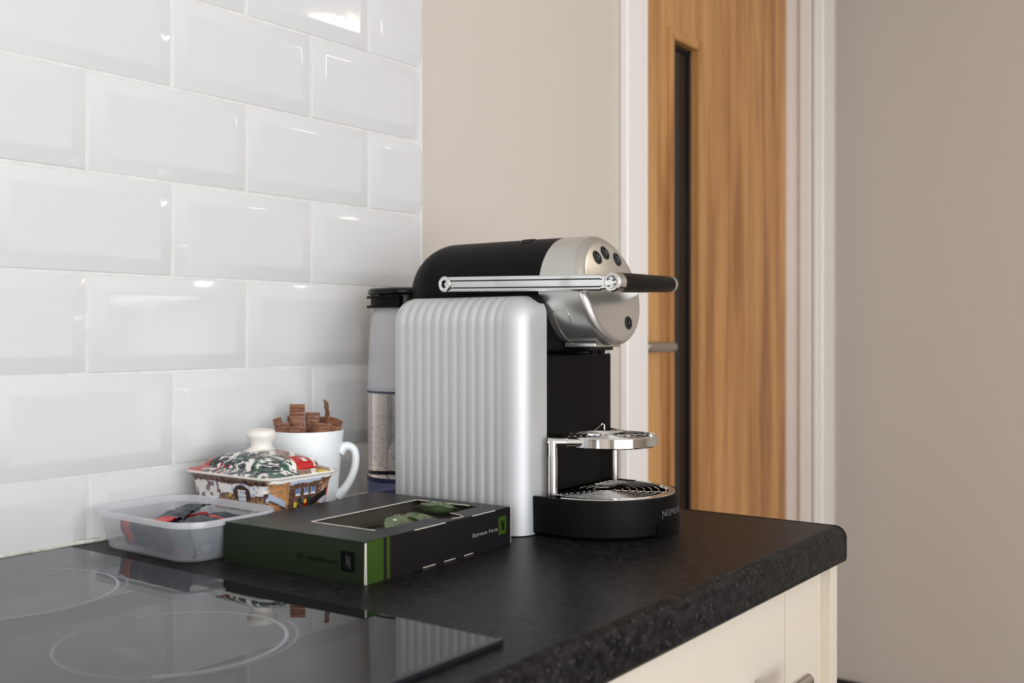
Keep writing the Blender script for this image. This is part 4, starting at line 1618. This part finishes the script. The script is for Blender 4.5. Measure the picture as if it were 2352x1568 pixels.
def sheet(bm, x0, x1, y0, y1, mi, z=BHh, th=T):
    add_box(bm, x0, x1, y0, y1, z - th, z, mi=mi)


sheet(tp, X0, gx, Y0, Y1, 1)
sheet(tp, gx, WX0, Y0, Y1, 0)
sheet(tp, WX1, X1, Y0, Y1, 0)
sheet(tp, WX0, WX1, WY1, Y1, 0)
# front lip with a finger notch
nc, nr = X0 + 0.138, 0.0115
lip = [(WX0, Y0), (nc - nr - 0.010, Y0), (nc - nr, Y0 + 0.0035)]
lip_top = []
pl = [(WX0, Y0), (WX0, WY0), (nc - nr - 0.014, WY0), (nc - nr - 0.004, WY0 - 0.010), (nc - nr * 0.6, Y0 + 0.008), (nc, Y0 + 0.004), (nc + nr * 0.55, Y0 + 0.0045), (nc + nr, Y0 + 0.013), (nc + nr + 0.004, WY0), (WX1, WY0), (WX1, Y0)]
prism(pl, BHh - T, BHh, bm=tp, mi=0)
link('top_sheet', tp, [M_card_black, M_card_green], carton, smooth=0)
sd = bmesh.new()
add_box(sd, X0, X0 + T, Y0, Y1, 0.0, BHh - T, mi=1)                 # green end
add_box(sd, X1 - T, X1, Y0 + T, Y1, 0.0, BHh - T, mi=0)
add_box(sd, X0 + T, X1, Y1 - T, Y1, 0.0, BHh - T, mi=0)
add_box(sd, X0 + T, X1 - T, Y0 + T, Y1 - T, 0.0, 0.0008, mi=2)
link('carton_shell', sd, [M_card_black, M_card_green, M_card_in], carton, smooth=0)
ff = bmesh.new()
s1, s2, s3 = X0 + 0.0235, X0 + 0.0275, X0 + 0.0318
add_box(ff, X0 + 0.0012, s1, Y0 - 0.0006, Y0 + T, 0.0, BHh - 0.0004, mi=1)
add_box(ff, s1, s2, Y0 - 0.0006, Y0 + T, 0.0, BHh - 0.0004, mi=0)
add_box(ff, s2, s3, Y0 - 0.0006, Y0 + T, 0.0, BHh - 0.0004, mi=1)
add_box(ff, s3, X1, Y0 - 0.0006, Y0 + T, 0.0, BHh - 0.0004, mi=0)
link('front_flap', ff, [M_card_black, M_card_lime], carton, smooth=0)
# inside walls catch light: a raw board lining
li = bmesh.new()
add_box(li, X0 + T, X0 + 2 * T, Y0 + T, Y1 - T, 0.001, BHh - T)
add_box(li, X1 - 2 * T, X1 - T, Y0 + T, Y1 - T, 0.001, BHh - T)
add_box(li, X0 + T, X1 - T, Y1 - 0.060, Y1 - 0.060 + T, 0.001, BHh - T)
add_box(li, X0 + T, X1 - T, Y0 + T + 0.0001, Y0 + 2 * T, 0.001, BHh - T)
link('board_lining', li, M_card_in, carton, smooth=0)
# pale raw paper along the cuts
re_ = random.Random(9)


def raw(p, q, r=0.00045, n=1, jit=0.0):
    pts_ = [Vector(p).lerp(Vector(q), i / n) + Vector((0, re_.uniform(-jit, jit), re_.uniform(-jit, jit) * 0.5)) for i in range(n + 1)]
    link('raw_board_edge', tube(pts_, r, 6), M_card_edge, carton, smooth=60)


zt = BHh
raw((WX0, WY1, zt), (WX1, WY1, zt), 0.00055, 70, 0.00035)
raw((WX0, WY0, zt), (WX0, WY1, zt), 0.0005, 30, 0.0003)
raw((WX1, WY0 + 0.01, zt), (WX1, WY1, zt), 0.0005, 30, 0.0003)
link('raw_board_edge', tube([Vector((a, b_, zt)) for a, b_ in pl[4:9]], 0.00042, 6), M_card_edge, carton, smooth=60)
ycr = Y0 - 0.0006
for a, b_ in ((0.065, 0.110), (0.152, 0.190)):
    raw((X0 + a, ycr, zt - 0.0002), (X0 + b_, ycr, zt - 0.0002), 0.00042)
for a, b_ in ((0.077, 0.095), (0.108, 0.125), (0.139, 0.153)):
    raw((X0 + a, ycr, 0.0006), (X0 + b_, ycr, 0.0006), 0.0004)
# open corner: end flap and front flap stand slightly apart
raw((X0 + 0.0014, ycr, 0.0), (X0 + 0.0010, ycr, zt - 0.0012), 0.00055)
raw((X0 - 0.0002, Y0 - 0.0002, 0.0005), (X0 + 0.0004, Y0 - 0.0004, zt - 0.0012), 0.0004)
raw((X1 + 0.0002, ycr + 0.0004, 0.0), (X1 + 0.0002, ycr + 0.0004, zt + 0.0006), 0.0006)


def n_logo(wd, hh):
    """slanted serif capital N with curled ends"""
    q = [(-0.46, 0.40), (-0.20, 0.50), (-0.02, 0.40), (0.20, -0.10), (0.22, 0.44), (0.34, 0.50), (0.36, -0.34), (0.42, -0.46), (0.50, -0.48), (0.30, -0.56), (0.14, -0.44), (-0.10, 0.10), (-0.14, -0.40), (-0.26, -0.44), (-0.22, 0.30), (-0.32, 0.42)]
    return [(a * wd, b__ * hh) for a, b__ in q]


# front: name and emblem
toF = lambda u, v, d: (u, Y0 - 0.0006 - d, v)
em = bmesh.new()
ec = X1 - 0.0140
prism([(ec - 0.0075, 0.0110), (ec + 0.0060, 0.0110), (ec + 0.0060, 0.0290), (ec - 0.0075, 0.0290)], 0, 0.0002, bm=em, to=toF)
link('emblem_square', em, M_card_lime, carton, smooth=0)
em = bmesh.new()
prism([(ec - 0.0007 + a, 0.0200 + b_) for a, b_ in n_logo(0.0088, 0.0110)], 0.0002, 0.0003, bm=em, to=toF)
link('emblem_letter', em, M_ink, carton, smooth=0)
tx = text_mesh('E s p r e s s o   F o r t e', 0.0052)
w_t = max(v.co.x for v in tx.verts)
k = 0.0410 / w_t
map_bm(tx, lambda x, y, z: (ec - 0.0100 - 0.0410 + x * k, Y0 - 0.0009, 0.0158 + y))
link('printed_name', tx, M_white_print, carton, smooth=0)
# green end: name and emblem
toL = lambda u, v, d: (X0 - d, u, v)
eu = Y0 + 0.0190
em = bmesh.new()
prism([(eu - 0.0080, 0.0090), (eu + 0.0080, 0.0090), (eu + 0.0080, 0.0265), (eu - 0.0080, 0.0265)], 0, 0.0002, bm=em, to=toL)
link('emblem_square', em, M_ink, carton, smooth=0)
em = bmesh.new()
prism([(eu - a, 0.0178 + b_) for a, b_ in n_logo(0.0080, 0.0110)], 0.0002, 0.0003, bm=em, to=toL)
link('emblem_letter', em, M_logo_dim, carton, smooth=0)
tx = text_mesh('50 capsules pro', 0.0062)
w_t = max(v.co.x for v in tx.verts)
k = 0.050 / w_t
map_bm(tx, lambda x, y, z: (X0 - 0.0003, eu + 0.0105 + 0.050 - x * k, 0.0140 + y))
link('printed_name', tx, M_ink, carton, smooth=0)


def capsule(M4, label, R=0.0225, dark=False, seed=0):
    root = empty('coffee_capsule', (0, 0, 0))
    root.matrix_world = Matrix.Translation(bc) @ Matrix.Rotation(BA, 4, 'Z') @ M4
    tag(root, label, 'coffee capsule', 'green capsules in the carton')
    pf_ = [(0.0003, -0.0052), (R * 0.55, -0.0046), (R * 0.78, -0.0018), (R * 0.84, 0.0), (R, 0.0004), (R, 0.0009), (R * 0.84, 0.0014), (R * 0.72, 0.0042), (R * 0.45, 0.0062), (0.0003, 0.0068)]
    b_ = lathe(pf_, n=40)
    for v in b_.verts:
        rr = math.hypot(v.co.x, v.co.y)
        if rr > R * 0.9:
            v.co.z += 0.0009 * math.sin(7 * math.atan2(v.co.y, v.co.x) + seed)
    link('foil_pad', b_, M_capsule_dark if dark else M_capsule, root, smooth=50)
    if not dark:
        pm = bmesh.new()
        rs = random.Random(seed)
        for i in range(5):
            a = 2 * PI * i / 5 + rs.random()
            rr = R * 0.60
            c_ = Vector((rr * math.cos(a), rr * math.sin(a), 0.0058))
            s_ = 0.0022
            q = [pm.verts.new(c_ + Vector((u * s_, v * s_ * 0.8, 0.0002 * 1))) for u, v in ((-1, -1), (1, -1), (1, 1), (-1, 1))]
            pm.faces.new(q)
        for i in range(26):
            a = 2 * PI * i / 26
            rr = R * 0.915
            c_ = Vector((rr * math.cos(a), rr * math.sin(a), 0.0019 + 0.0006 * math.sin(7 * a + seed)))
            s_ = 0.0005
            q = [pm.verts.new(c_ + Vector((u * s_, v * s_, 0))) for u, v in ((-1, -1), (1, -1), (1, 1), (-1, 1))]
            pm.faces.new(q)
        link('pale_print', pm, M_capsule_print, root, smooth=0)
        gg = bmesh.new()
        for a in (0.6, 2.9):
            pts_ = [(R * q * math.cos(a + q * 0.4), R * q * math.sin(a + q * 0.4), 0.0068 - 0.0045 * (q ** 2.2) + 0.0002) for q in (0.35, 0.5, 0.65, 0.78)]
            tube(pts_, 0.00035, 5, bm=gg)
        link('gold_print', gg, M_capsule_gold, root, smooth=0)
    return root


zc = 0.0090
capsule(PM(X0 + 0.105, WY0 + 0.014, 0.0275, rx=22, rz=10, ry=-8), 'green coffee capsule left of the notch at the carton window front', seed=1)
capsule(PM(X0 + 0.133, WY0 + 0.018, 0.0300, rx=14, rz=40, ry=10), 'green coffee capsule in the middle of the carton window, gold print', seed=2)
capsule(PM(X0 + 0.179, WY0 + 0.036, 0.0330, rx=16, rz=80, ry=10), 'green coffee capsule at the right of the carton window, standing highest', seed=3)
capsule(PM(X0 + 0.073, WY1 - 0.022, zc, rz=20, ry=8), 'dark coffee capsule in shadow at the left back of the carton', dark=True)
capsule(PM(X0 + 0.116, WY1 - 0.018, zc + 0.006, rz=20, ry=-8), 'dark coffee capsule in shadow at the back middle of the carton', dark=True)
capsule(PM(X0 + 0.066, WY0 + 0.006, zc, rz=50, ry=4), 'dark coffee capsule in shadow at the left front corner of the carton', dark=True)
